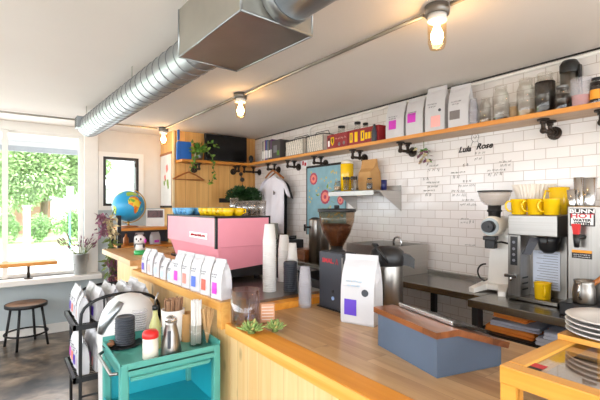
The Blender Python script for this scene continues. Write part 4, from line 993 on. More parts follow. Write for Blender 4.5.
tag(MB().tube([(2.8, 1.56 + .055 * cos(a) , TB + .09 + .07 * sin(a)) for a in [pi * (-.5 - i * .085) for i in range(14)]] if 0 else [(2.78, 1.56 + .06 * sin(pi * i / 14), TB + .035 + .12 * (1 - cos(pi * i / 14)) / 2) for i in range(15)], .006, 8).build('power_cable', M['rubber']), 'black power cable looping beside the cream grinder', 'cable')
# ================================================================== brewer
BX0, BY0, BY1 = 2.5, .985, 1.262; BRL = Vector((2.62, 1.12, TB + .0005))
br = thing('coffee_brewer', 'brushed steel coffee brewer with a black control strip carrying yellow mugs', 'coffee brewer', BRL)
W(BRL).box(BX0, BY0, 1.352, 2.86, BY1, 1.477, 0, .006).build('head', M['steel'], br)
W(BRL).box(BX0 + .005, 1.188, .985, 2.63, BY1, 1.352).build('column', M['steel_z'], br)
W(BRL).box(2.63, BY0, .985, 2.82, BY1, 1.352).build('back_body', M['steel_z'], br)
W(BRL).box(BX0 + .0, BY0, .963, 2.82, BY1, .985, 0, .003).build('drip_base', M['tabletop'], br)
cp = W(BRL).box(BX0 + .001, 1.205, 1.17, BX0 + .006, 1.247, 1.345, 0, .002).build('control_strip', M['blackplastic'], br, label='black control strip')
ic = W(BRL)
for z in (1.2, 1.235, 1.27, 1.31): ic.cyl((BX0 + .0012, 1.226, z), (BX0 - .0005, 1.226, z), .009, n=12)
ic.build('buttons', M['greyprint'], cp)
W(BRL).cyl((BX0 + .005, 1.226, 1.115), (BX0 - .035, 1.226, 1.11), .009, n=12).box(BX0 - .045, 1.19, 1.10, BX0 - .03, 1.262, 1.12, 0, .004).cyl((BX0 - .037, 1.226, 1.11), (BX0 - .037, 1.226, 1.08), .007, n=10).build('hot_water_tap', M['chrome'], br)
for x, y in ((BX0 + .05, 1.225), (2.78, 1.03), (BX0 + .05, 1.03), (2.78, 1.225)): W(BRL).cyl((x, y, .9606), (x, y, .964), .02, n=14).build('foot', M['rubber'], br)
fbk = W(BRL).lathe([(0, 1.255), (.025, 1.255), (.045, 1.275), (.058, 1.325), (.06, 1.351), (0, 1.351)], (2.57, 1.06, 0), 28).box(2.5, 1.04, 1.315, 2.57, 1.08, 1.345, 0, .005).build('brew_basket', M['blackplastic'], br); W(BRL).loft([[(2.49, 1.135, 1.32), (2.51, 1.135, 1.345), (2.53, 1.09, 1.345), (2.51, 1.09, 1.32)], [(2.46, 1.15, 1.245), (2.475, 1.165, 1.245), (2.49, 1.13, 1.245), (2.475, 1.115, 1.245)]]).build('basket_handle', M['charcoal'], fbk)
W(BRL).box(2.626, 1.02, 1.03, 2.6295, 1.17, 1.26).build('sheet_reflection', plain('pale_blue_reflection', '#cfd6e4', .4), br, label='pale reflection of a printed sheet')  # reflection in the steel back, modelled as a thin pale sheet with lines
ln = W(BRL)
for k in range(14): ln.box(2.6247, 1.03, 1.042 + k * .0155, 2.626, 1.03 + .13 * random.uniform(.6, 1), 1.0445 + k * .0155)
ln.build('reflection_lines', M['greyprint'], br)
vt = W(BRL)
for k in range(3): vt.box(2.53, 1.1865, 1.02 + k * .035, 2.6, 1.188, 1.03 + k * .035)
vt.build('vents', M['blackmetal'], br)
def mug(): 
    mb = MB().lathe([(0, 0), (.038, 0), (.041, .004), (.046, .09), (.0485, .094), (.046, .096), (.041, .09), (.036, .006), (0, .006)], n=28)
    mb.tube([(.042, 0, .08), (.062, 0, .082), (.075, 0, .066), (.074, 0, .04), (.06, 0, .022), (.04, 0, .02)], .006, 8); return mb
mm = mug().mesh('mug', M['yellow'])
for i, px in enumerate((519, 535.5, 552)):
    y = at_x(px, 212, 2.565).y
    tag(obj_of('mug', mm, None, (2.565, y, 1.4775), (0, 0, 2.3)), 'yellow mug on the steel brewer, ' + ['beside the cream grinder hopper', 'middle of the front three', 'third from the grinder'][i], 'mug', 'yellow mugs on the brewer')
t = thing('yellow_jug', 'taller yellow jug at the corner of the brewer beside the steel tumblers', 'jug', (2.70, 1.055, 1.4775), 2.4)
jg = MB().lathe([(0, 0), (.04, 0), (.044, .005), (.05, .08), (.056, .165), (.0525, .165), (.046, .08), (.04, .008), (0, .008)], n=28); jg.build('body', M['yellow'], t); MB().tube([(.048, 0, .14), (.075, 0, .145), (.085, 0, .1), (.07, 0, .05), (.046, 0, .045)], .006, 8).build('handle', M['yellow'], t)
tag(obj_of('mug', mm, None, (2.555, 1.085, .9855), (0, 0, -2.6)), 'yellow mug standing under the brewer basket', 'mug', 'yellow mugs on the brewer')
# fluted paper filters
fl = MB(); N = 64; rg = []
for k, (r, z) in enumerate(((.08, 0), (.09, .07), (.108, .15), (.122, .19))):
    rg.append([(r * (1 + (.045 * (k / 3) if i % 2 else -.045 * (k / 3))) * cos(2 * pi * i / N), r * (1 + (.045 * (k / 3) if i % 2 else -.045 * (k / 3))) * sin(2 * pi * i / N), z) for i in range(N)])
fl.loft(rg)
py_ = at_x(534, 190, 2.77).y
tag(fl.build('coffee_filters', plain('filter_paper', '#efe6da', .85), None, (2.765, py_, 1.4775)), 'fluted stack of white paper coffee filters behind the yellow mugs', 'coffee filters')
# ================================================================== hot water dispenser
HX0, HY0_, HY1_ = 2.5, .655, .935; HL = Vector((2.68, .8, TB + .0005))
hw = thing('water_dispenser', 'steel hot water dispenser with a red tap lever and warning labels', 'water dispenser', HL)
W(HL).box(HX0, HY0_, 1.0, 2.88, HY1_, 1.53, 0, .006).build('body', M['steel_z'], hw)
for x in (2.53, 2.85):
    for y in (HY0_ + .03, HY1_ - .03): W(HL).cyl((x, y, .9607), (x, y, 1.002), .016, n=12).build('foot', M['blackplastic'], hw)
a, b = at_x(570, 208.5, HX0), at_x(595, 226.5, HX0)
sg = W(HL).box(HX0 - .0025, b.y, b.z, HX0, a.y, a.z).build('sign_plate', M['ink'], hw, label='black and white hot water sign')
cy = (a.y + b.y) / 2; hh = a.z - b.z; ww = a.y - b.y
W(HL).box(HX0 - .0035, b.y + .006, b.z + .006, HX0 - .0025, a.y - .006, a.z - hh * .3).build('white_field', M['whiteprint'], sg).location = (0, 0, 0)
def hwtext(s, zf, size, mat, sx=1): text_part('lettering', s, size, M[mat], sg, Vector((HX0 - .0042, cy, b.z + hh * zf)) - HL, ROT_MX, bold=.0008, sx=sx)
hwtext('BUNN', .84, hh * .3, 'whiteprint', 1.5); hwtext('HOT', .57, hh * .34, 'redprint', 1.6); hwtext('WATER', .33, hh * .2, 'ink', 1.3); hwtext('SYSTEM', .14, hh * .2, 'ink', 1.2)
a, b = at_x(572, 249.5, HX0), at_x(592, 259.5, HX0)
W(HL).box(HX0 - .002, b.y, b.z, HX0, a.y, a.z).build('caution_label', M['ink'], hw, label='small black and orange label'); W(HL).box(HX0 - .003, b.y, b.z + (a.z - b.z) * .68, HX0 - .002, a.y, a.z).build('orange_band', M['orangeprint'], hw)
for k, zf in enumerate((.46, .2)):
    o = squiggle((a.y - b.y) * .8, .008, 20 + k, .0013).build('label_line', M['whiteprint'], hw); o.location = Vector((HX0 - .003, (a.y + b.y) / 2, b.z + (a.z - b.z) * zf)) - HL; o.rotation_euler = (0, 0, -pi / 2)
tp = at_x(577, 232, HX0 - .04)
tpp = W(HL).cyl((HX0 + .002, tp.y - .02, 1.365), (HX0 - .045, tp.y, 1.365), .011, n=14).cyl((HX0 - .045, tp.y, 1.38), (HX0 - .045, tp.y, 1.31), .018, .012, n=16).build('tap', M['blackplastic'], hw)
W(HL).loft([[(HX0 - .055, tp.y - .012, 1.375), (HX0 - .035, tp.y - .012, 1.375), (HX0 - .035, tp.y + .012, 1.375), (HX0 - .055, tp.y + .012, 1.375)], [(HX0 - .06, tp.y - .02, 1.435), (HX0 - .045, tp.y - .02, 1.435), (HX0 - .045, tp.y + .02, 1.435), (HX0 - .06, tp.y + .02, 1.435)]]).build('tap_lever', M['red'], tpp, label='red tap lever')
tag(MB().box(-.065, -.135, 0, .065, .135, .066, 0, .006).build('drip_tray', M['blackplastic'], None, (2.43, .79, TB + .0005)), 'raised black drip tray in front of the hot water dispenser', 'drip tray')
p = at_z(583, 298, TB + .067)
t = thing('milk_pitcher', 'steel milk pitcher on the black drip tray', 'pitcher', (2.43, at_x(584, 290, 2.43).y, TB + .067), .3)
MB().lathe([(0, 0), (.048, 0), (.051, .006), (.05, .07), (.044, .1), (.047, .118), (.044, .118), (.041, .1), (.047, .07), (.046, .008), (0, .008)], n=32).build('body', M['steel_z'], t)
MB().tube([(-.046, .012, .105), (-.075, .02, .1), (-.08, .02, .05), (-.05, .012, .025)], .006, 8).build('handle', M['chrome'], t)
t = thing('wooden_scoop', 'wooden scoop handle sticking out of the steel pitcher', 'scoop', (2.43, at_x(584, 290, 2.43).y, TB + .079))
MB().tube([(0, .0, .0), (.02, -.035, .09), (.036, -.11, .165)], [.012, .011, .015], 10).build('handle', M['hangerwood'], t)
# steel tumblers on the dispenser
def tumbler(name, label, x0, x1, yt, X):
    p, r = span(x0, x1, yt, X); h = p.z - 1.5305
    tag(MB().lathe([(0, 0), (r * .72, 0), (r * .74, .004), (r, h), (r * .95, h), (r * .69, .006), (0, .006)], n=28).build(name, M['chrome'], None, (X, p.y, 1.5305)), label, 'tumbler', 'steel tumblers on the dispenser')
tumbler('steel_tumbler', 'small steel tumbler nearest the yellow mugs on the dispenser', 567.5, 577, 190, 2.56)
tumbler('steel_tumbler', 'tall steel tumbler at the back of the water dispenser', 574, 584, 177.5, 2.70)
tumbler('steel_tumbler', 'tall flared steel tumbler at the front right of the dispenser', 583, 596, 178, 2.58)
# ================================================================== dark coffee gear in the far corner
p, r = span(309, 321, 218, 2.62)
t = thing('water_tower', 'shiny steel hot water urn behind the black grinder hopper', 'urn', (2.62, p.y, TB + .0005))
MB().lathe([(0, 0), (r, 0), (r, .42), (r * .9, .435), (0, .44)], n=28).build('body', M['steel_z'], t); MB().lathe([(r * .92, .432), (r * .5, .45), (0, .452)], n=24).build('lid', M['blackplastic'], t)
MB().cyl((-r, .0, .35), (-r - .06, .03, .35), .01, n=10).cyl((-r - .05, .027, .38), (-r - .05, .027, .31), .012, n=10).build('tap', M['blackmetal'], t)
p, r = span(321, 329, 225, 2.62)
tag(MB().lathe([(0, 0), (r, 0), (r, .38), (r * .8, .40), (0, .4)], n=24).build('steel_canister', M['steel_z'], None, (2.62, p.y, TB + .0005)), 'slim steel canister beside the hot water urn', 'canister')
t = thing('espresso_grinder', 'small black grinder in the dark corner left of the urn', 'coffee grinder', (2.6, 3.72, TB + .0005))
MB().box(-.09, -.1, 0, .09, .1, .2, 0, .01).build('body', M['blackplastic'], t); MB().cyl((0, 0, .2), (0, 0, .24), .05, n=20).build('neck', M['blackplastic'], t); MB().cyl((-.09, 0, .17), (-.13, 0, .17), .03, n=16).build('dial', M['charcoal'], t)
tag(MB().box(-.1, -.11, 0, .1, .11, .1, 0, .008).box(-.09, -.1, .1, .09, .1, .11).build('wooden_caddy', M['walnut'], None, (2.62, 3.5, TB + .0005)), 'brown wooden caddy on the far bench left of the urn', 'caddy')
for i, (x, y, h) in enumerate(((2.55, 3.98, .2), (2.66, 4.08, .23), (2.55, 4.14, .18))):
    b = MB().lathe([(0, 0), (.032, 0), (.032, h * .65), (.012, h * .8), (.012, h), (0, h)], n=18).build('syrup_bottle', M['blackplastic'], None, (x, y, TB + .0005))
    tag(b, ['dark syrup bottle nearest the small black grinder', 'tallest dark syrup bottle on the far bench', 'shortest dark syrup bottle on the far bench'][i], 'bottle', 'syrup bottles on the far bench')
t = thing('paper_dispenser', 'grey steel dispenser behind the white paper cups', 'dispenser', (2.62, 4.32, TB + .0005))
MB().box(-.1, -.13, 0, .1, .13, .36, 0, .008).build('body', M['galvdull'], t); MB().cyl((-.06, -.131, .3), (-.06, -.15, .3), .045, n=18).build('round_knob', M['blackplastic'], t)
# ================================================================== pipe shelves
def bracket(parent, loc, wallpt, n_out, zt, length, name='pipe_bracket'):
    """wallpt on the wall below the shelf; n_out unit vector out of the wall"""
    w, n = Vector(wallpt), Vector(n_out); e = w + n * length
    mb = W(loc); mb.cyl(w, w + n * .012, .044, n=20).cyl(w + n * .012, w + n * .03, .024, n=14)
    mb.cyl(w, e, .0135, n=12).sphere(e, .021, 12, 8)
    for q in (e, w + n * length * .42):
        zz = zt - .0005; mb.cyl((q.x, q.y, q.z), (q.x, q.y, zz), .0135, n=12).cyl((q.x, q.y, zz - .01), (q.x, q.y, zz), .036, n=18).cyl((q.x, q.y, zz - .03), (q.x, q.y, zz - .01), .02, n=12)
    mb.sphere(w + n * length * .42, .021, 12, 8)
    return mb.build(name, M['pipe'], parent)
S0, S1 = SHZ - .031, SHZ - .0005
L2 = Vector((2.84, 2.3, S0)); sh = thing('pipe_shelf', 'long amber wooden shelf on black pipe brackets along the tile wall', 'shelf', L2)
W(L2).box(2.7355, -.6, S0, XW - .002, 4.95, S1).build('board', M['bouncelit'], sh)
W(L2).box(2.715, -.6, S0, 2.735, 4.95, S1).build('edge_strip', M['shelfwood'], sh, label='amber front edge strip')
for px, py in ((555, 124), (413, 146), (365, 153.5), (326, 157.5), (299, 161), (279, 164.5)):
    y = at_x(px, py, XW).y; bracket(sh, L2, (XW - .002, y, S0 - .075), (-1, 0, 0), S0, .17)
y = at_x(612, 100, XW).y; bracket(sh, L2, (XW - .002, y, S0 - .075), (-1, 0, 0), S0, .17)
L3 = Vector((2.2, 5.07, S0)); s2 = thing('pipe_shelf', 'shorter amber wooden shelf on the knotty pine wall under the screen', 'shelf', L3)
W(L3).box(1.79, 4.955, S0, XW - .002, YN - .001, S1).build('board', M['shelfwood_x'], s2)
for px in (233, 194): x = at_y(px, 167, YN).x; bracket(s2, L3, (x, YN - .001, S0 - .075), (0, -1, 0), S0, .17)
y = 5.06; bracket(s2, L3, (XW - .002, y, S0 - .075), (-1, 0, 0), S0, .25)
# on the nook shelf
p = at_y(186, 150, 5.06)
t = thing('blue_board', 'bright blue plastic board with a tall handle on the nook shelf', 'board', (p.x, 5.1, SHZ))
MB().box(-.1, -.012, 0, .085, .012, .24, 0, .006).box(-.11, -.02, 0, -.06, .02, .22, 0, .006).build('panel', M['cobalt'], t); MB().box(-.1, -.014, .25, -.07, .014, .385, 0, .006).build('handle', M['cobalt'], t)
p0, p1 = at_y(205, 145, 5.05), at_y(247, 145, 5.05)
t = thing('flat_screen', 'black flat screen standing on the nook shelf', 'screen', ((p0.x + p1.x) / 2, 5.07, SHZ))
hw_ = (p1.x - p0.x) / 2
MB().box(-hw_, -.02, .02, hw_, .02, .37, 0, .006).build('case', M['blackplastic'], t); MB().box(-hw_ + .012, -.0215, .035, hw_ - .012, -.02, .358).build('glass_panel', M['screen'], t); [MB().box(s * hw_ * .75 - .02, -.05, 0, s * hw_ * .75 + .02, .05, .022).build('foot', M['blackplastic'], t) for s in (-1, 1)]
p = at_y(251, 155, 5.07)
tag(MB().lathe([(0, 0), (.03, 0), (.02, .04), (.034, .07), (.034, .1), (.02, .125), (0, .13)], n=18).build('black_ornament', M['blackplastic'], None, (p.x, 5.07, SHZ)), 'small black ornament in the shelf corner beside the screen', 'ornament')
def trailing(name, label, loc, potmat, potr, poth, vines, leafm, seed, mound=40):
    random.seed(seed); t = thing(name, label, 'potted plant', loc)
    MB().lathe([(0, 0), (potr * .8, 0), (potr, poth), (potr * .92, poth), (potr * .74, .006), (0, .006)], n=24).build('pot', potmat, t)
    lf, st = MB(), MB()
    for v in vines:
        pts = [Vector(q) for q in v]; st.tube(pts, .003, 5)
        for i in range(len(pts) - 1):
            for k in range(5):
                q = pts[i].lerp(pts[i + 1], k / 5); lf.leaf(q, (random.uniform(-1, 1), random.uniform(-1, .3), random.uniform(-.8, .5)), random.uniform(.04, .065), .04, random.choice((0, 0, 1)))
    for k in range(mound):
        a = random.uniform(0, 6.3); el = random.uniform(.2, 1.4); d = Vector((cos(a) * cos(el), sin(a) * cos(el), sin(el))); q = Vector((0, 0, poth)) + d * random.uniform(.02, .1)
        lf.leaf(q, d + Vector((0, 0, random.uniform(-.5, .2))), random.uniform(.05, .08), .045, random.choice((0, 0, 1)))
    lf.build('leaves', leafm, t); st.build('stems', M['drygreen'], t); return t
p = at_y(199, 150, 5.02)
trailing('trailing_plant', 'trailing green plant in a small pot on the nook shelf', (p.x, 5.04, SHZ), M['galv'], .06, .1,
         [[(0, 0, .1), (-.06, -.06, .14), (-.1, -.1, .02), (-.11, -.11, -.08), (-.15, -.1, -.15)], [(0, 0, .1), (.08, -.05, .16), (.14, -.1, .06), (.16, -.11, -.06), (.17, -.11, -.18), (.14, -.1, -.27), (.08, -.1, -.3)], [(0, 0, .1), (.08, 0, .22), (.18, -.04, .24), (.24, -.06, .18)], [(0, 0, .1), (-.06, -.03, .2), (-.1, -.05, .26)], [(0, 0, .1), (-.07, -.08, .06), (-.09, -.12, -.04)]], [M['leaf'], M['yelleaf']], 21, 60)
# wooden hanger on the nook wall
def hanger(parent, c, w, h, axis, mat, name='hanger'):
    """c top centre of the wooden arms; axis unit vector along the hanger"""
    a = Vector(axis); pts = []
    mb = MB(); mb.tube([a * (w * s / 10) + Vector((0, 0, -h * (abs(s) / 5) ** 1.3)) for s in range(-5, 6)], .011, 8)
    return mb
p = at_y(189, 172, 5.12)
t = thing('clothes_hanger', 'empty wooden clothes hanger hooked under the nook shelf', 'hanger', (p.x, 5.12, p.z))
MB().tube([(x / 10 * .42, 0, -.1 * (abs(x) / 5) ** 1.2) for x in range(-5, 6)], .011, 8).tube([(-.19, 0, -.1), (.19, 0, -.1)], .008, 8).build('wooden_arms', M['hangerwood'], t)
MB().tube([(0, 0, 0), (0, 0, .05), (.02, 0, .09), (0, 0, .115), (-.018, 0, .1)], .003, 6).build('hook', M['steel'], t)
p = at_y(225, 200.5, YN - .01)
tag(MB().box(-.085, -.008, -.03, .085, .008, .03).build('wall_sign', M['ink'], None, (p.x, YN - .009, p.z)), 'small black sign on the knotty pine wall', 'sign')
# hanging poster on the side of the nook
pa, pb = at_x(160.8, 180, 1.75), at_x(171, 180, 1.75)
zt, zb = at_x(165, 154, 1.75).z, at_x(165, 207, 1.75).z
cy = (pa.y + pb.y) / 2; hw_ = (pa.y - pb.y) / 2
t = thing('hanging_poster', 'white hanging poster of pink flowers on the side of the nook', 'poster', (1.752, cy, zb))
MB().box(-.002, -hw_, .01, .002, hw_, zt - zb - .01).build('sheet', plain('poster_paper', '#e9e7e2', .6), t)
MB().box(-.008, -hw_ - .015, zt - zb - .02, .006, hw_ + .015, zt - zb + .01).build('top_rail', M['hangerwood'], t); MB().box(-.008, -hw_ - .015, -.01, .006, hw_ + .015, .018).build('bottom_rail', M['rubber'], t)
pr = MB(); H = zt - zb
def blob(y, z, r, mi, n=9):
    pr.add([(-.0028, y + r * (1 + .2 * (i % 2)) * cos(2 * pi * i / n), z + r * 1.1 * (1 + .2 * (i % 2)) * sin(2 * pi * i / n)) for i in range(n)], [tuple(range(n))], mi)
blob(-.05, H * .72, .045, 0); blob(.03, H * .55, .035, 0); blob(.06, H * .45, .03, 1); blob(-.08, H * .45, .04, 1); blob(-.1, H * .38, .03, 1); blob(.0, H * .5, .02, 1)
pr.build('flower_print', [M['coral'], M['yelleaf']], t)
# hanging plant in the corner
p = at_y(246, 196, 4.7)
t = trailing('hanging_plant', 'dense dark green plant hanging in the corner below the screen', (p.x - .02, 4.72, p.z - .11), M['darkleaf'], .085, .11, [[(0, 0, .1), (.05, -.1, .13), (.1, -.13, .0)], [(0, 0, .1), (-.14, -.05, .12), (-.2, -.08, -.06)], [(0, 0, .1), (.14, 0, .1), (.22, -.02, -.02)]], [M['darkleaf'], M['darkleaf']], 5, 10)
lf = MB(); random.seed(3)
for k in range(1700):
    a = random.uniform(0, 6.3); el = random.uniform(-.35, 1.2); d = Vector((cos(a) * cos(el), sin(a) * cos(el), sin(el) * .62)); q = Vector((0, 0, .09)) + Vector((d.x * .23, d.y * .16, d.z * .22)) * random.uniform(.35, 1)
    lf.leaf(q, d + Vector((random.uniform(-.5, .5), random.uniform(-.5, .5), random.uniform(-.2, .6))), random.uniform(.03, .055), .026)
lf.build('leaf_mound', M['darkleaf'], t)
MB().tube([(0, 0, .1), (.04, .15, .4), (.06, .2, SHZ - .1 - p.z)], .003, 6).sphere((.03, .1, .33), .03, 12, 8).sphere((.045, .17, .41), .026, 12, 8).build('hanging_cord', M['rubber'], t)
# ================================================================== on the long shelf, from the corner forward
bk = [('book1', .26, .035, 0), ('book4', .25, .03, 0), ('book2', .27, .025, .0), ('book3', .265, .04, 0), ('book1', .25, .03, 0), ('book5', .255, .05, 0), ('book2', .262, .03, 0)]
y = at_x(264, 130, 2.79).y - .02
bdesc = ['grey magazine file nearest the corner on the pipe shelf', 'cream folder second from the corner on the pipe shelf', 'purple folder third from the corner on the pipe shelf', 'blue folder in the middle of the folder row', 'grey folder between the blue and charcoal folders', 'thick charcoal folder on the pipe shelf', 'purple folder beside the carton on the pipe shelf']
for (m, h, w_, l), d in zip(bk, bdesc):
    b = thing('magazine_file', d, 'folder', (2.85, y - w_ / 2, SHZ), 0, 'folders in the shelf corner')
    MB().box(-.1, -w_ / 2 + .001, 0, .1, w_ / 2 - .001, h).build('cover', M[m], b); MB().box(-.102, -w_ * .3, .03, -.1, w_ * .3, h * .5).build('spine_label', M['whiteprint'], b)
    y -= w_
y1 = at_x(284, 130, 2.79).y + .01
t = thing('carton', 'dark grey printed carton beside the folders on the pipe shelf', 'carton', (2.85, (y + y1) / 2, SHZ))
MB().box(-.11, (y1 - y) / 2 + .005, 0, .11, (y - y1) / 2 - .005, .235).build('box', M['book5'], t); MB().box(-.1115, -.03, .08, -.11, .05, .17).build('white_print', M['greyprint'], t); MB().box(-.1115, -.08, .04, -.11, -.03, .1).build('green_print', M['leaf'], t)
def basket(px0, px1, label):
    a, b = at_x(px0, 140, 2.74).y, at_x(px1, 140, 2.74).y; hw = (a - b) / 2
    t = thing('wire_basket', label, 'basket', (2.845, (a + b) / 2, SHZ), 0, 'wire baskets on the pipe shelf')
    ln = MB(); 
    for q in ((-.105, -hw + .006, -.1, hw - .006), (.1, -hw + .006, .105, hw - .006), (-.105, -hw + .006, .105, -hw + .011), (-.105, hw - .011, .105, hw - .006)): ln.box(q[0], q[1], .003, q[2], q[3], .175)
    ln.box(-.105, -hw + .006, .003, .105, hw - .006, .008); ln.build('liner', M['wire'], t)
    wr = MB()
    for z in (.005, .185): wr.tube([(-.112, -hw, z), (.112, -hw, z), (.112, hw, z), (-.112, hw, z)], .003 if z < .18 else .005, 6, closed=True)
    n = max(4, int(hw * 2 / .035))
    for i in (0, n):
        yy = -hw + 2 * hw * i / n
        for x in (-.112, .112): wr.cyl((x, yy, .004), (x, yy, .185), .002, n=5)
    for i in range(9):
        # diagonal mesh on the front
        yy = -hw + 2 * hw * i / 9; wr.cyl((-.112, yy, .005), (-.112, yy + 2 * hw / 9, .185), .001, n=4); wr.cyl((-.112, yy + 2 * hw / 9, .005), (-.112, yy, .185), .001, n=4)
    wr.build('wire_frame', M['blackmetal'], t)
    MB().tube([(-.0, hw - .02, .185), (.0, hw * .7, .235), (0, -hw * .7, .235), (0, -hw + .02, .185)], .004, 6).build('handle', M['blackmetal'], t)
basket(285.5, 303.5, 'black wire basket with a pale liner beside the carton on the shelf')
basket(306.5, 323.5, 'black wire basket with a pale liner beside the red crates on the shelf')
def crate(px0, px1, label, k):
    a, b = at_x(px0, 140, 2.75).y, at_x(px1, 140, 2.75).y; hw = (a - b) / 2; H = .15
    t = thing('red_crate', label, 'crate', (2.845, (a + b) / 2, SHZ), 0, 'red crates on the pipe shelf')
    c = MB()
    for q in ((-.1, -hw, -.094, hw), (.094, -hw, .1, hw), (-.094, -hw, .094, -hw + .006), (-.094, hw - .006, .094, hw)): c.box(q[0], q[1], 0, q[2], q[3], H)
    c.box(-.094, -hw + .006, 0, .094, hw - .006, .006); c.build('box', M['cratered'], t)
    f = MB()
    if k == 0:
        def shield(y, w, z0, z1, mi): f.add([(-.1015, y + w, z1), (-.1015, y - w, z1), (-.1015, y - w, z0 + (z1 - z0) * .4), (-.1015, y, z0), (-.1015, y + w, z0 + (z1 - z0) * .4)], [(0, 1, 2, 3, 4)], mi)
        shield(hw * .45, hw * .16, .03, .12, 0); shield(hw * .45, hw * .09, .05, .11, 1)
        f.box(-.1015, hw * .74, .03, -.1, hw * .9, .09, 2); f.box(-.1015, hw * .74, .09, -.1, hw * .86, .12, 1)
        f.sphere((-.098, -hw * .2, .04), .022, 10, 6, 3, (.2, 1, 1)).sphere((-.098, -hw * .65, .045), .022, 10, 6, 3, (.2, 1, 1))
        f.build('printed_emblems', [M['yellow'], M['ink'], M['whiteprint'], M['taupe']], t)
        o = squiggle(hw * 1.0, .022, 31, .0028).build('script_lettering', M['salmon'], t); o.location = (-.102, -hw * .35, .1); o.rotation_euler = (0, 0, -pi / 2)
    else:
        for yy, ww in ((.8, .1), (.46, .1), (.02, .12)): f.box(-.1015, hw * yy - hw * ww, .03, -.1, hw * yy + hw * ww, .125, 0)
        for i in range(3): f.box(-.1015, -hw * .3 - i * hw * .2, .04, -.1, -hw * .15 - i * hw * .2, .1, 0)
        f.box(-.1022, hw * .78, .05, -.1015, hw * .83, .11, 1).box(-.1022, -hw * .02, .05, -.1015, hw * .05, .11, 1)
        f.build('printed_emblems', [M['yellow'], M['ink']], t)
crate(327.5, 348, 'dark red crate with a yellow shield and pale script on the shelf', 0)
crate(348.8, 379, 'longer dark red crate with yellow bars on the shelf', 1)
def jar(px0, px1, yt, X, label, fill=None, fh=.5, lidm=None, mat='shelfglass', shoulder=True, zb=None, name='glass_jar', cat='jar', group='jars on the pipe shelf'):
    zb = SHZ if zb is None else zb
    p, r = span(px0, px1, yt, X); h = p.z - zb
    t = thing(name, label, cat, (X, p.y, zb), 0, group)
    hb = h * (.93 if lidm else 1)
    if shoulder: pr = [(0, .0005), (r * .92, .0005), (r, .01), (r, hb * .72), (r * .72, hb * .86), (r * .72, hb * .91), (r * .77, hb * .92), (r * .77, hb * .96), (r * .72, hb), (r * .66, hb), (r * .68, hb * .86), (r * .95, hb * .71), (r * .95, .012), (0, .008)]
    else: pr = [(0, .0005), (r * .85, .0005), (r * .87, .004), (r, hb), (r * .96, hb), (r * .83, .008), (0, .008)]
    MB().lathe(pr, n=28).build('body', M[mat], t)
    if fill: MB().lathe([(0, .009), (r * .93 if shoulder else r * .82, .012), (r * (.93 if shoulder else .88), hb * fh), (0, hb * fh + .004)], n=24).build('contents', M[fill], t)
    if lidm: q = r * .78; MB().lathe([(0, hb - .004), (q, hb - .004), (q, h), (0, h)], n=24).build('lid', M[lidm], t)
    return t
jar(337, 346, 126, 2.86, 'black lidded jar in the shield-marked red crate', 'darkbeans', .6, 'blackplastic', zb=SHZ + .0065)
jar(353.5, 361.5, 122, 2.86, 'dark jar with black lid nearest the middle of the red crates', 'darkbeans', .7, 'blackplastic', zb=SHZ + .0065)
jar(362, 369, 123, 2.86, 'dark jar with black lid at the right end of the longer crate', 'darkbeans', .7, 'blackplastic', zb=SHZ + .0065)
p, r = span(371.5, 377, 123, 2.732)
tag(MB().lathe([(0, 0), (r * .9, 0), (r, .02), (r, .09), (r * .5, .13), (r * .45, .155), (0, .16)], n=20).build('dark_bottle', M['charcoal'], None, (2.732, p.y, SHZ)), 'small dark bottle in front of the red crate end', 'bottle')
# clear cups stacked beside the last bag
p, r = span(469, 478, 99, 2.82); h = p.z - SHZ; n = 9; pit = (h - .1) / (n - 1); proto = None
for i in range(n):
    l = Vector((2.82, p.y, SHZ + .1 + i * pit))
    if proto is None:
        proto = MB().lathe([(0, 0), (r * .7, 0), (r * .93, .09), (r, .092), (r, .1), (r * .92, .1), (r * .67, .003), (0, .003)], n=22).build('clear_cup', M['clearplastic'], None, l); proto.rotation_euler = (pi, 0, 0)
        tag(proto, 'clear plastic cup in the nested stack beside the tall bags on the shelf', 'plastic cup', 'clear cups on the pipe shelf')
    else: copy_tree(proto, l, rot=(pi, 0, i))
jar(480, 491, 98, 2.84, 'small clear jar between the clear cups and the first large jar', 'oats', .2)
jar(493, 508.5, 86, 2.84, 'large clear glass jar first in the shelf row after the cups', 'darkbeans', .12)
jar(509, 517.5, 103, 2.80, 'small open glass of tan pieces between two large jars', 'oats', .75, None, 'shelfglass', False)
jar(517.5, 534, 79, 2.84, 'large clear glass jar with a little grain in the bottom', 'oats', .2)
jar(535.5, 554.5, 73.5, 2.84, 'large glass jar full of dark coffee beans', 'darkbeans', .78)
jar(555.5, 569, 86, 2.80, 'small lidded jar of dark beans beside the large bean jar', 'darkbeans', .7, 'galv')
p, r = span(559, 580, 61, 2.885)
t = thing('airpot', 'steel and black airpot at the back of the pipe shelf behind the jars', 'airpot', (2.885, p.y, SHZ)); h = p.z - SHZ
MB().lathe([(0, 0), (r * .78, 0), (r * .78, h * .78), (0, h * .78)], n=28).build('body', M['steel_z'], t); MB().lathe([(r * .79, h * .76), (r * .83, h * .8), (r * .83, h * .92), (r * .6, h), (0, h)], n=28).box(-r * .2, -r * .95, h * .1, r * .4, -r * .74, h * .9, 0, .01).build('pump_lid', M['blackplastic'], t)
jar(572, 590, 79, 2.81, 'clear plastic tub of red powder at the right end of the shelf', 'spice', .42, None, 'clearplastic', False, name='plastic_tub', cat='tub')
t = jar(591, 602, 78, 2.80, 'brown jar with a pale label at the right edge of the shelf', 'darkbeans', .9, 'blackplastic')
p, r = span(591, 602, 78, 2.80); h = p.z - SHZ
MB().cyl((0, 0, h * .2), (0, 0, h * .55), r * 1.01, n=24, caps=False).build('paper_label', M['orangeprint'], t, label='tan paper label')
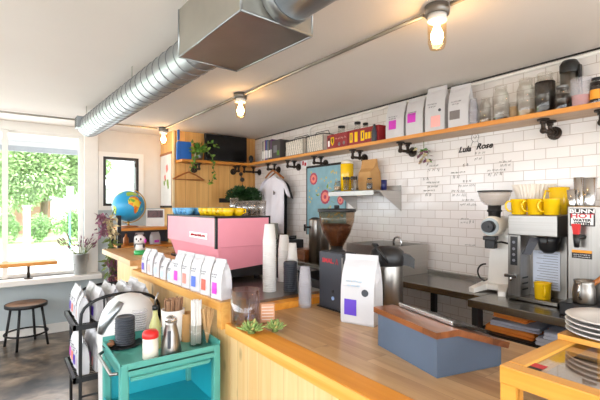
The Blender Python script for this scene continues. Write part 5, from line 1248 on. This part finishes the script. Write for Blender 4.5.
# little things hanging from the brackets
y = at_x(418, 148, 2.9).y
t = thing('dried_posy', 'small dried posy tied under a shelf bracket', 'posy', (2.9, y - .06, 1.985)); random.seed(9)
f = MB()
for k in range(40): f.leaf((random.uniform(-.03, .03), random.uniform(-.05, .05), random.uniform(-.08, .05)), (random.uniform(-1, 1), random.uniform(-1, 1), random.uniform(-1, .4)), .05, .03, random.choice((0, 1, 2)))
f.build('flowers', [M['dryflower'], M['leaf'], M['drycream']], t); MB().tube([(0, 0, .04), (0, 0, .1)], .003, 5).build('string', M['drygreen'], t)
pa, pb = at_x(301.5, 163, XW), at_x(307.5, 163, XW); zt, zb = at_x(304, 158, XW).z, at_x(304, 168.5, XW).z
t = thing('wall_card', 'white card with red print pinned under the shelf', 'card', (XW - .004, (pa.y + pb.y) / 2, zb)); hw = (pa.y - pb.y) / 2
MB().box(-.001, -hw, 0, .003, hw, zt - zb).build('card', M['whiteprint'], t); MB().box(-.0018, -hw * .7, .03, -.001, -hw * .1, .07).box(-.0018, hw * .1, .04, -.001, hw * .6, .09).build('red_print', M['redprint'], t)
# ================================================================== painted board on the wall
pa, pb = at_x(307.5, 200, XW - .02), at_x(345, 200, XW - .02); zt, zb = at_x(326, 165, XW - .02).z, at_x(326, 236, XW - .02).z
cy, hw, H = (pa.y + pb.y) / 2, (pa.y - pb.y) / 2, zt - zb
t = thing('painted_board', 'blue painted board with pink roses on the tile wall', 'painting', (XW - .012, cy, zb))
MB().box(-.012, -hw, 0, .01, hw, H).build('panel', M['painting'], t); MB().box(-.018, -hw - .01, H - .015, .01, hw + .01, H + .01).box(-.018, hw, .0, .01, hw + .012, H).build('frame', M['rubber'], t, label='dark frame edge')
fl = MB(); random.seed(12)
def rosette(y, z, r):
    for i in range(12):
        a = 2 * pi * i / 12; fl.cyl((-.0125, y + r * .75 * cos(a), z + r * .75 * sin(a)), (-.0145, y + r * .75 * cos(a), z + r * .75 * sin(a)), r * .3, n=10)
    fl.cyl((-.012, y, z), (-.0155, y, z), r * .72, n=16, mi=1); fl.cyl((-.012, y, z), (-.0165, y, z), r * .3, n=12)
rosette(hw * .62, H * .82, .07); rosette(-hw * .02, H * .55, .08); rosette(-hw * .8, H * .5, .05); rosette(hw * .5, H * .15, .06)
for k in range(70):
    y, z = random.uniform(-hw * .9, hw * .9), random.uniform(H * .05, H * .95)
    if abs(y + hw * .02) + abs(z - H * .53) > .15: fl.cyl((-.012, y, z), (-.014, y, z), random.uniform(.008, .016), n=7, mi=2)
for a in range(8): q = a * pi / 4 + .3; fl.leaf((-.0142, -hw * .02 + .11 * cos(q), H * .53 + .11 * sin(q)), (0, cos(q), sin(q)), .07, .03, 3, 0)
fl.build('painted_roses', [M['rose'], M['coral'], M['ochre'], M['yelleaf']], t)
# ================================================================== steel wall shelf
WX, WY0, WY1, WZ = 2.6, 2.48, 3.09, 1.672
L5 = Vector((2.78, 2.8, 1.64)); ws = thing('steel_wall_shelf', 'small steel shelf with triangular brackets on the tile wall', 'shelf', L5)
W(L5).box(WX, WY0, WZ - .004, XW - .002, WY1, WZ).box(WX, WY0, WZ - .045, WX + .004, WY1, WZ).box(XW - .006, WY0, WZ, XW - .002, WY1, WZ + .05).build('shelf_plate', M['steel'], ws)
for y in (WY0, WY1 - .03): W(L5).prism_ax([(WX + .06, WZ - .005), (XW - .003, WZ - .005), (XW - .003, WZ - .19)], y, y + .004, 'Y').build('bracket', M['steel_x'], ws)
def on_ws(px0, px1, yt, X): p, r = span(px0, px1, yt, X); return p, r, p.z - WZ
p, r, h = on_ws(340.5, 353.5, 160, 2.86)
t = thing('yellow_canister', 'tall yellow canister with a clear top on the steel wall shelf', 'canister', (2.86, p.y, WZ + .0005))
MB().lathe([(0, 0), (r, 0), (r, h * .86), (r * .9, h * .88), (0, h * .88)], n=28).build('body', M['yellow'], t); MB().lathe([(r * .9, h * .86), (r * .92, h * .95), (r * .5, h), (0, h)], n=24).build('clear_top', M['cream'], t)
p, r, h = on_ws(357.5, 377, 159.5, 2.84)
t = thing('kraft_bag', 'brown kraft paper bag standing on the steel wall shelf', 'paper bag', (2.87, p.y, WZ + .0005), -pi / 2)
mb = MB(); rings = []
for z, wf, df in ((0, .8, .07), (.3, .82, .08), (.6, .86, .065), (.72, .94, .03), (.9, 1.0, .012), (1, 1.0, .008)): rings.append([(-r * wf, -df, z * h), (0, -df - .006, z * h), (r * wf, -df, z * h), (r * wf * .97, 0, z * h), (r * wf, df, z * h), (0, df, z * h), (-r * wf, df, z * h), (-r * wf * .97, 0, z * h)])
mb.loft(rings).build('pouch', M['kraft'], t)
for i, (x0, x1, yt, X, d) in enumerate(((334, 341, 181, 2.66, 'squat glass jar at the left end of the steel wall shelf'), (343, 349.5, 179, 2.66, 'glass jar of spoons at the middle of the steel wall shelf'), (350.5, 357, 178, 2.67, 'glass jar of spoons beside the kraft bag'))):
    jar(x0, x1, yt, X, d, 'oats' if i == 0 else None, .5, 'galv' if i == 0 else None, 'shelfglass', i == 0, WZ + .0005, 'spoon_jar' if i else 'glass_jar', 'jar', 'jars on the steel wall shelf')
    if i:
        p, r, h = on_ws(x0, x1, yt, X)
        for k in range(4):
            a = k * 1.6 + i; q = thing('spoon', 'dark-bowled spoon standing in ' + ('the middle spoon jar' if i == 1 else 'the spoon jar beside the kraft bag'), 'spoon', (X + .008 * cos(a), p.y + .008 * sin(a), WZ + .011), 0, 'spoons in jar %s' % ('one' if i == 1 else 'two'))
            MB().tube([(0, 0, 0), (.014 * cos(a), .014 * sin(a), .1)], .0025, 6).build('stem', M['steel'], q); MB().sphere((.016 * cos(a), .016 * sin(a), .112), .014, 10, 8, 0, (.6, 1, 1.3)).build('bowl', M['blackplastic'], q)
jar(366.5, 372.5, 178, 2.64, 'small jar of coffee with a black lid in front of the kraft bag', 'darkbeans', .6, 'blackplastic', zb=WZ + .0005, group='jars on the steel wall shelf')
p, r, h = on_ws(381, 387, 180, 2.82)
tag(MB().lathe([(0, 0), (r * .9, 0), (r, h), (r * .93, h), (r * .84, .005), (0, .005)], n=24).build('blue_cup', M['navy'], None, (2.82, p.y, WZ + .0005)), 'small navy blue cup at the right end of the steel wall shelf', 'cup')
# ================================================================== T-shirts
def tshirt(name, label, loc, mat, sc=1.0, mark=True, hang=True, seed=1):
    t = thing(name, label, 'T-shirt', loc, -pi / 2)
    random.seed(seed)
    # outline of half a shirt: (x, z) from the neck to the hem, z down from the collar
    W_, Hh = .25 * sc, .76 * sc
    def half(v):
        """half-width of the body at height v (0 top .. 1 hem)"""
        return W_ * (.34 + .66 * min(1, (v / .1)) ** .7) if v < .1 else W_ * (1 + .03 * sin(v * 5))
    mb = MB(); n, m = 14, 16
    for side, yo in ((-1, -.02), (1, .02)):
        vs = []
        for j in range(m + 1):
            v = j / m; hwid = half(v)
            for i in range(n + 1):
                u = -1 + 2 * i / n
                drop = .035 * sc * (1 - abs(u)) ** 1.5 * (1.6 if side < 0 else .4) if j == 0 else 0
                fold = .012 * sin(u * 9 + v * 2) * min(1, v * 2) * sc
                vs.append((u * hwid, yo * (1 - abs(u) ** 4) * (1 if v > .03 else .4) + fold * side * .9, -v * Hh - .05 * sc * abs(u) * (1 if v < .1 else 1 - min(1, (v - .1) * 4)) * (1 if v < .34 else 0) - drop))
        mb.add(vs, [(j * (n + 1) + i, j * (n + 1) + i + 1, (j + 1) * (n + 1) + i + 1, (j + 1) * (n + 1) + i) for j in range(m) for i in range(n)], 0, True)
    mb.build('body', mat, t)
    for s in (-1, 1):
        sl = MB(); rings = []
        for f, (x, z, rz_, ry) in enumerate(((.2, -.085, .085, .022), (.26, -.13, .085, .028), (.315, -.215, .075, .026), (.345, -.27, .07, .024))):
            a = radians(-50) * (1 if f else .6)
            rings.append([(s * (x * sc + cos(2 * pi * k / 12) * rz_ * sc * cos(a) * .95), sin(2 * pi * k / 12) * ry, z * sc - cos(2 * pi * k / 12) * rz_ * sc * sin(a) * -1 * .75) for k in range(12)])
        sl.loft(rings, 0, True, caps=False); sl.build('sleeve', mat, t)
    if hang:
        h = thing_part_hanger(t, sc)
    if mark: MB().add([(.07, -.036, -.27), (.1, -.036, -.27), (.098, -.036, -.24), (.085, -.036, -.235), (.082, -.036, -.215), (.07, -.036, -.22)], [(0, 1, 2, 3, 4, 5)]).cyl((.085, -.034, -.24), (.085, -.037, -.24), .012, n=12).build('chest_print', M['ink'], t, label='small dark chest print')
    return t
def thing_part_hanger(t, sc):
    MB().tube([(x / 10 * .36 * sc, 0, .045 - .085 * (abs(x) / 5) ** 1.3) for x in range(-5, 6)], .012, 8).build('hanger', M['hangerwood'], t, label='wooden hanger'); MB().tube([(0, 0, .045), (0, 0, .085), (.02, 0, .105), (0, 0, .125)], .003, 6).build('hanger_hook', M['steel'], t)
p = at_x(277, 170, 2.80)
tshirt('t_shirt', 'white T-shirt on a wooden hanger below the pipe shelf', (2.80, p.y + .1, p.z - .045), M['cottonwhite'])
tshirt('t_shirt', 'black T-shirt hanging behind the white one', (2.885, p.y + .16, p.z - .06), M['cottonblack'], 1.0, False, True, 4)
# ================================================================== handwritten menu on the tiles
MX = XW - .003
mn = thing('handwritten_menu', 'black handwritten drinks menu on the white tiles', 'lettering', (MX, 1.8, 1.9))
def mpos(px, py): return at_x(px, py, MX) - Vector((MX, 1.8, 1.9))
for word, px, py in (('Lula', 464.5, 149.6), ('Rose', 484, 146)):
    q = mpos(px, py); text_part('heading', word, .062, M['ink'], mn, q, ROT_MX, shear=.35, bold=.0022, sx=1.05)
lm = {}
for px, py, wpx, hh, k in ((480, 153, 10, .022, 1), (479, 158.5, 9, .022, 2), (467, 165, 8, .035, 3), (506, 161.5, 14, .02, 4), (506, 165, 12, .02, 5), (434, 165.5, 9, .016, 6), (434, 170, 13, .035, 7), (496, 170, 18, .02, 8), (495, 174, 14, .035, 9), (458, 172.5, 14, .016, 10), (457, 177, 8, .035, 11), (427, 179, 8, .035, 12), (467, 181, 8, .022, 13), (467, 185.5, 17, .022, 14), (433, 182.5, 13, .02, 15), (433, 186.5, 11, .02, 16), (459, 191, 15, .022, 17), (459, 195, 14, .03, 18), (429, 190.5, 11, .016, 19), (429, 194.5, 7, .03, 20), (468, 200, 12, .02, 21), (468, 204.5, 16, .022, 22), (465, 219, 8, .016, 23), (464, 222.5, 7, .016, 24), (472, 222, 5, .03, 25), (470, 245, 10, .012, 26)):
    a, b = at_x(px - wpx / 2, py, MX), at_x(px + wpx / 2, py, MX)
    o = squiggle(a.y - b.y, hh, k, .0013).build('handwriting_line', M['fadedink'], mn); o.location = mpos(px, py); o.rotation_euler = (0, 0, -pi / 2)
q = mpos(475, 137.5); o = MB().tube([(.03 * cos(a * pi / 8), 0, .035 * sin(a * pi / 8)) for a in range(16)], .0016, 4, closed=True).tube([(-.02, 0, -.03), (-.035, 0, -.065)], .0016, 4).tube([(.02, 0, -.03), (.035, 0, -.065)], .0016, 4).tube([(-.015, 0, .01), (0, 0, -.01), (.015, 0, .012)], .0014, 4).build('doodle', M['fadedink'], mn); o.location = q; o.rotation_euler = (0, 0, -pi / 2)
# ================================================================== ceiling: duct, box, lamps and conduit
DR = .104; dz = CZ + .814
D0, D1 = Vector((.70, 4.6, dz)), Vector((.838, 1.915, dz))
t = thing('spiral_duct', 'long silver spiral duct running under the ceiling to the window wall', 'duct', D0)
dv = (D1 - D0); Ln = dv.length; du = dv.normalized()
mb = MB().cyl((0, 0, 0), dv, DR, n=48, caps=False).build('tube', M['galv'], t)
sm = MB(); sd = du.orthogonal().normalized(); sb = du.cross(sd); pts = []; turns = int(Ln / .105)
for i in range(turns * 24 + 1): a = 2 * pi * i / 24; pts.append(du * (Ln * i / (turns * 24)) + (sd * cos(a) + sb * sin(a)) * (DR + .0012))
sm.tube(pts, .0028, 5); sm.build('spiral_seam', plain('dark_seam', '#84898c', .5, .5), t)
MB().cyl((0, 0, 0), du * -.07, DR, DR * .97, n=32).build('end_cap', M['galv'], t)
ob = MB().box(-.055, -.035, -.055, .055, .01, .055); gl = ob.tf(Matrix.Identity(4))
g = MB().box(-.125, -.05, -.03, -.07, .09, .085, 0, .004).build('register', M['galv'], t); gg = MB()
for k in range(5): gg.box(-.127, -.04, -.015 + k * .019, -.124, .08, -.006 + k * .019)
gg.build('grille', M['ink'], g)
for f in (.06, .6): q = du * Ln * f; MB().box(q.x - DR * .62, q.y - .012, q.z + DR * .8, q.x - DR * .6, q.y + .012, CEIL - dz - .001).build('hanger_strap', M['galvdull'], t)
BXC = Vector((.84, 1.61, CZ + .709)); t = thing('duct_box', 'rectangular galvanised duct box hanging from the ceiling', 'duct', BXC)
c = [at_z(179, 57, CZ + .709), at_z(237, 71, CZ + .709), at_z(312, 36, CZ + .709), at_z(241, 10, CZ + .709)]
W(BXC).prism([(v.x, v.y) for v in c], CZ + .709, CZ + .709 + .225).build('box', M['galvdull'], t)
fm = W(BXC)
for i in range(4): fm.cyl(c[i], c[(i + 1) % 4], .005, n=6); fm.cyl(c[i], c[i] + Vector((0, 0, .225)), .005, n=6)
fm.build('seam_flange', M['galv'], t)
W(BXC).box(.8, 1.55, CZ + .935, .87, 1.65, CEIL - .001).build('hanger', M['galvdull'], t)
E0, E1 = Vector((.885, (c[2].y + c[3].y) / 2 - .004, dz + .01)), Vector((.95, -.9, dz + .02)); dv = E1 - E0
t = thing('round_duct', 'round galvanised duct leaving the near end of the duct box', 'duct', E0)
MB().cyl((0, 0, 0), dv, .112, n=40).build('tube', M['galv'], t); MB().cyl((0, 0, 0), dv.normalized() * .06, .118, n=40).build('collar', M['galv'], t); MB().cyl(dv.normalized() * .25, dv.normalized() * .27, .116, n=40).build('collar', M['galv'], t)
MB().cyl(dv * .4 + Vector((0, 0, .1)), dv * .4 + Vector((0, 0, CEIL - E0.z - dv.z * .4)), .008, n=8).build('hanger_rod', M['galvdull'], t)
LP = [(437, 10), (240.5, 95), (163.5, 128)]; lamps = []
for (px, py), d in zip(LP, ('nearest the camera beside the bean shelf', 'in the middle of the row over the espresso machine', 'farthest away beside the pine nook')):
    q = at_z(px, py - 2, CEIL); q = at_z(px, py + 2, CEIL - .03); q.z = CEIL; lamps.append(q)
    t = thing('ceiling_lamp', 'lit jelly-jar ceiling lamp, ' + d, 'lamp', (q.x, q.y, CEIL - .001), 0, 'jelly-jar lamps on the ceiling')
    MB().cyl((0, 0, -.045), (0, 0, 0), .058, n=24).build('junction_box', M['lampgrey'], t); MB().cyl((0, 0, -.075), (0, 0, -.045), .046, n=24).build('socket', M['ceramic'], t)
    MB().lathe([(.043, -.07), (.044, -.1), (.043, -.18), (.034, -.208), (0, -.22)], n=28).build('glass_jar', M['lampglass'], t)
    MB().lathe([(.012, -.075), (.014, -.1), (.028, -.135), (.03, -.155), (.02, -.18), (0, -.188)], n=24).build('bulb', M['bulb'], t, label='glowing bulb')
cz = CEIL - .02
cd = MB(); ds = .075
near = lamps[0] + (lamps[0] - lamps[1]).normalized() * 2.2
for a, b in ((near, lamps[0]), (lamps[0], lamps[1]), (lamps[1], lamps[2])):
    v = (b - a).normalized(); cd.cyl((a + v * ds * (0 if a is near else 1)).xy.to_3d() + Vector((0, 0, cz)), (b - v * ds).xy.to_3d() + Vector((0, 0, cz)), .0105, n=10)
v = Vector((-1, .02, 0)); cd.cyl(lamps[2].xy.to_3d() + v * ds + Vector((0, 0, cz)), Vector((-2.2, lamps[2].y + .06, cz)), .0105, n=10)
tag(cd.build('lamp_conduit', M['galvdull']), 'thin metal conduit linking the three ceiling lamps', 'conduit')
p0 = at_x(309.5, 128, XW - .02); 
tag(MB().tube([(XW - .02, p0.y, SHZ + .17), (XW - .02, p0.y, CEIL - .07), (XW - .02, p0.y - .03, CEIL - .04), (XW - .02, p0.y - .1, CEIL - .035), (XW - .02, -.8, CEIL - .035)], .011, 10).build('wall_conduit', M['trim']), 'white conduit running along the top of the tile wall', 'conduit')
tag(MB().box(XW - .008, -.8, CEIL - .012, XW - .001, YN - .015, CEIL - .001).build('trim_2', M['rubber']), kind='structure')
# ================================================================== window corner: bar, stool, bucket
BAL = Vector((-.7, 5.5, .87)); t = thing('window_bar', 'amber wooden bar plank in front of the large window', 'bar', BAL)
W(BAL).box(-2.2, 5.36, .865, .485, 5.62, .905, 0, .006).build('plank', M['shelfwood_x'], t)
for x in (.22, -.9): W(BAL).cyl((x, 5.64, WZ0 + .0005), (x, 5.64, WZ0 + .012), .045, n=18).cyl((x, 5.64, WZ0 + .01), (x, 5.64, .845), .016, n=12).cyl((x, 5.64, .84), (x, 5.52, .855), .016, n=12).cyl((x, 5.52, .852), (x, 5.52, .865), .04, n=16).build('pipe_bracket', M['pipe'], t)
p = at_z(80.5, 272, WZ0)
t = thing('flower_bucket', 'galvanised bucket of dried pink stems on the window sill', 'bucket', (.748, YW - .09, WZ0 + .0005))
MB().lathe([(0, 0), (.066, 0), (.09, .25), (.094, .255), (.087, .255), (.062, .006), (0, .006)], n=28).build('bucket', M['bucket'], t)
MB().tube([(-.092, 0, .22), (-.11, -.02, .2), (-.1, -.06, .14), (-.06, -.085, .13)], .003, 6).build('handle', M['steel'], t)
st = MB(); random.seed(15)
for k in range(34):
    a = random.uniform(0, 6.3); l = random.uniform(.16, .34); e = Vector((cos(a) * random.uniform(.05, .22) - .03, sin(a) * .12, .25 + l * .62)); st.tube([(cos(a) * .04, sin(a) * .04, .02), (cos(a) * .06, sin(a) * .06, .25), tuple(e)], .0022, 5, 0)
    st.leaf(e, e - Vector((0, 0, .2)), .07, .02, 1); st.leaf(e * .9, e - Vector((0, 0, .25)), .06, .02, 1)
st.build('dried_stems', [M['drygreen'], M['dryflower']], t)
SO = Vector((.19, 5.36, 0)); t = thing('bar_stool', 'low black metal stool with a brown wooden seat under the window bar', 'stool', SO)
MB().lathe([(0, .445), (.185, .445), (.19, .452), (.19, .462), (.18, .468), (0, .468)], n=36).build('seat', plain('worn_seat_wood', '#8a6a52', .5, var=.2, scale=9), t)
MB().lathe([(.192, .43), (.2, .432), (.2, .464), (.19, .468), (.188, .44), (.192, .43)], n=36).build('seat_rim', M['blackmetal'], t)
for k in range(4): a = pi / 4 + k * pi / 2 + .35; MB().tube([(cos(a) * .15, sin(a) * .15, .445), (cos(a) * .215, sin(a) * .215, .0)], .013, 10).build('leg', M['blackmetal'], t)
MB().tube([(.2 * cos(2 * pi * i / 32), .2 * sin(2 * pi * i / 32), .145) for i in range(32)], .01, 8, closed=True).build('foot_ring', M['blackmetal'], t)
# ================================================================== shelf unit with the globe behind the counter end
UX0, UX1, UY0, UY1 = .955, 1.62, 4.56, 5.0; UL_ = Vector(((UX0 + UX1) / 2, 4.78, 0))
t = thing('shelf_unit', 'black-framed shelf unit with amber boards behind the counter end', 'shelving', UL_)
for x in (UX0, UX1 - .035):
    for y in (UY0, UY1 - .035): W(UL_).box(x, y, 0, x + .035, y + .035, 1.43 if x == UX0 else 1.29).build('post', M['blackmetal'], t)
for z in (.35, .72, 1.10, 1.295): W(UL_).box(UX0 + .0355, UY0 - .01, z - .03, UX1 - .036, UY1 + .01, z).build('shelf', M['shelfwood_x'], t)
W(UL_).box(UX0 + .036, UY1 - .006, .1, UX1 - .036, UY1 - .001, 1.26).build('back_panel', M['charcoal'], t)
W(UL_).box(UX0 - .016, UY0, 1.40, UX0 - .001, UY1, 1.43).build('top_rail', M['blackmetal'], t)
gx = at_y(128, 206, 4.74); GR = .17
t = thing('globe', 'blue world globe on a wooden stand on the shelf unit', 'globe', (gx.x + .01, 4.76, 1.2955))
s = MB(); s.lathe([(0, 0), (.1, 0), (.105, .012), (.07, .02), (0, .022)], n=32).build('stand_base', M['hangerwood'], t)
C0 = Vector((0, 0, .065 + GR)); gb = MB().sphere(C0, GR, 48, 32).build('sphere', M['ocean'], t)
tilt = radians(20); MB().tube([C0 + Vector(((GR + .015) * sin(a + tilt), 0, (GR + .015) * cos(a + tilt))) for a in [pi * i / 20 for i in range(21)]], .006, 8).cyl((0, 0, .02), (0, 0, .065), .012, n=12).build('meridian_arm', M['brass'], t)
camd = Vector((-gx.x, -4.74, 0)).normalized(); side = Vector((camd.y, -camd.x, 0)) * -1
land = MB()
def patch(poly, mi):
    """poly in degrees (lon, lat) seen from the shop floor"""
    cx = sum(a for a, b in poly) / len(poly); cyy = sum(b for a, b in poly) / len(poly); N = 3
    pts = []; 
    def on(lo, la, r=GR + .0012): lo, la = radians(lo), radians(la); return tuple(C0 + (camd * cos(lo) * cos(la) + side * sin(lo) * cos(la) + Vector((0, 0, 1)) * sin(la)) * r)
    n = len(poly); dense = []
    for i in range(n):
        for k in range(4): f = k / 4; dense.append((poly[i][0] * (1 - f) + poly[(i + 1) % n][0] * f, poly[i][1] * (1 - f) + poly[(i + 1) % n][1] * f))
    n = len(dense); vs = [on(cx, cyy)]
    for k in range(1, 5): vs += [on(cx + (a - cx) * k / 4, cyy + (b - cyy) * k / 4) for a, b in dense]
    fs = [(0, 1 + i, 1 + (i + 1) % n) for i in range(n)] + [(1 + k * n + i, 1 + (k + 1) * n + i, 1 + (k + 1) * n + (i + 1) % n, 1 + k * n + (i + 1) % n) for k in range(3) for i in range(n)]
    land.add(vs, fs, mi, True)
patch([(-2, 22), (6, 34), (18, 38), (34, 36), (40, 30), (44, 18), (52, 14), (44, 4), (38, -8), (34, -22), (26, -30), (20, -22), (18, -4), (10, 2), (0, 8)], 0)
patch([(-8, 40), (2, 38), (14, 44), (30, 40), (44, 44), (54, 54), (30, 66), (0, 64), (-14, 56)], 1)
patch([(46, 38), (58, 34), (66, 40), (60, 50), (48, 46)], 0); patch([(52, -8), (57, -6), (55, -18), (50, -18)], 1)
patch([(-62, 4), (-48, -2), (-44, -12), (-56, -30), (-66, -34), (-70, -8)], 1); patch([(-66, 40), (-50, 50), (-40, 62), (-60, 64), (-76, 50)], 1)
land.build('printed_land', [M['globe'], plain('globe_green', '#9cc24a', .35, var=.3, scale=20)], t, label='orange and green continents')
p = at_y(153, 226, 4.8)
t = thing('standing_card', 'white card with a dark photograph standing beside the globe', 'card', (p.x + .02, 4.78, 1.2955), -.3)
MB().box(-.1, 0, 0, .1, .004, .2).build('card', M['whiteprint'], t); MB().box(-.085, -.001, .1, .085, 0, .185).build('photo', plain('dark_photo', '#5a3434', .4, var=.6, scale=30), t)
for k, px in enumerate((139.5, 155)):
    p = at_y(px, 246, 4.68); coffee_bag(('small white bag with a black print on the lower shelf behind the panda', 'small white bag with a magenta label on the lower shelf beside the other')[k], (p.x, 4.68, 1.1005), .3, .1, .06, .135, ('ink', 'magenta')[k], (-.3, .3, .15, .35), None, False, 'small bags on the shelf unit')
p = at_y(123, 245, 4.65)
tag(MB().lathe([(0, 0), (.03, 0), (.03, .08), (.012, .1), (.012, .13), (0, .13)], n=18).build('amber_bottle', M['hangerwood'], None, (1.06, 4.66, 1.1005)), 'small amber bottle at the left end of the lower shelf', 'bottle')
t = thing('dried_bouquet', 'bunches of dried flowers hanging on the left of the shelf unit', 'bouquet', (.875, 4.5, 1.0)); random.seed(6)
for nm, (x, z, mi, hh, ln) in (('pink_flowers', (-.07, .36, 'dryflower', .22, .09)), ('cream_flowers', (.0, .32, 'drycream', .2, .08)), ('green_leaves', (.0, .02, 'drygreen', .4, .11)), ('pink_bracts', (.02, -.12, 'dryflower', .26, .09))):
    f = MB()
    for k in range(70): f.leaf((x + random.gauss(0, .025), random.gauss(0, .025), z + random.uniform(-.5, .5) * hh), (random.uniform(-1, 1), random.uniform(-1, 1), random.uniform(-1.5, .2)), ln * random.uniform(.6, 1), .03)
    f.build(nm, M[mi], t)
MB().tube([(.05, .06, .5), (.0, .0, .4), (0, 0, -.2)], .006, 6).build('stems', M['drygreen'], t)
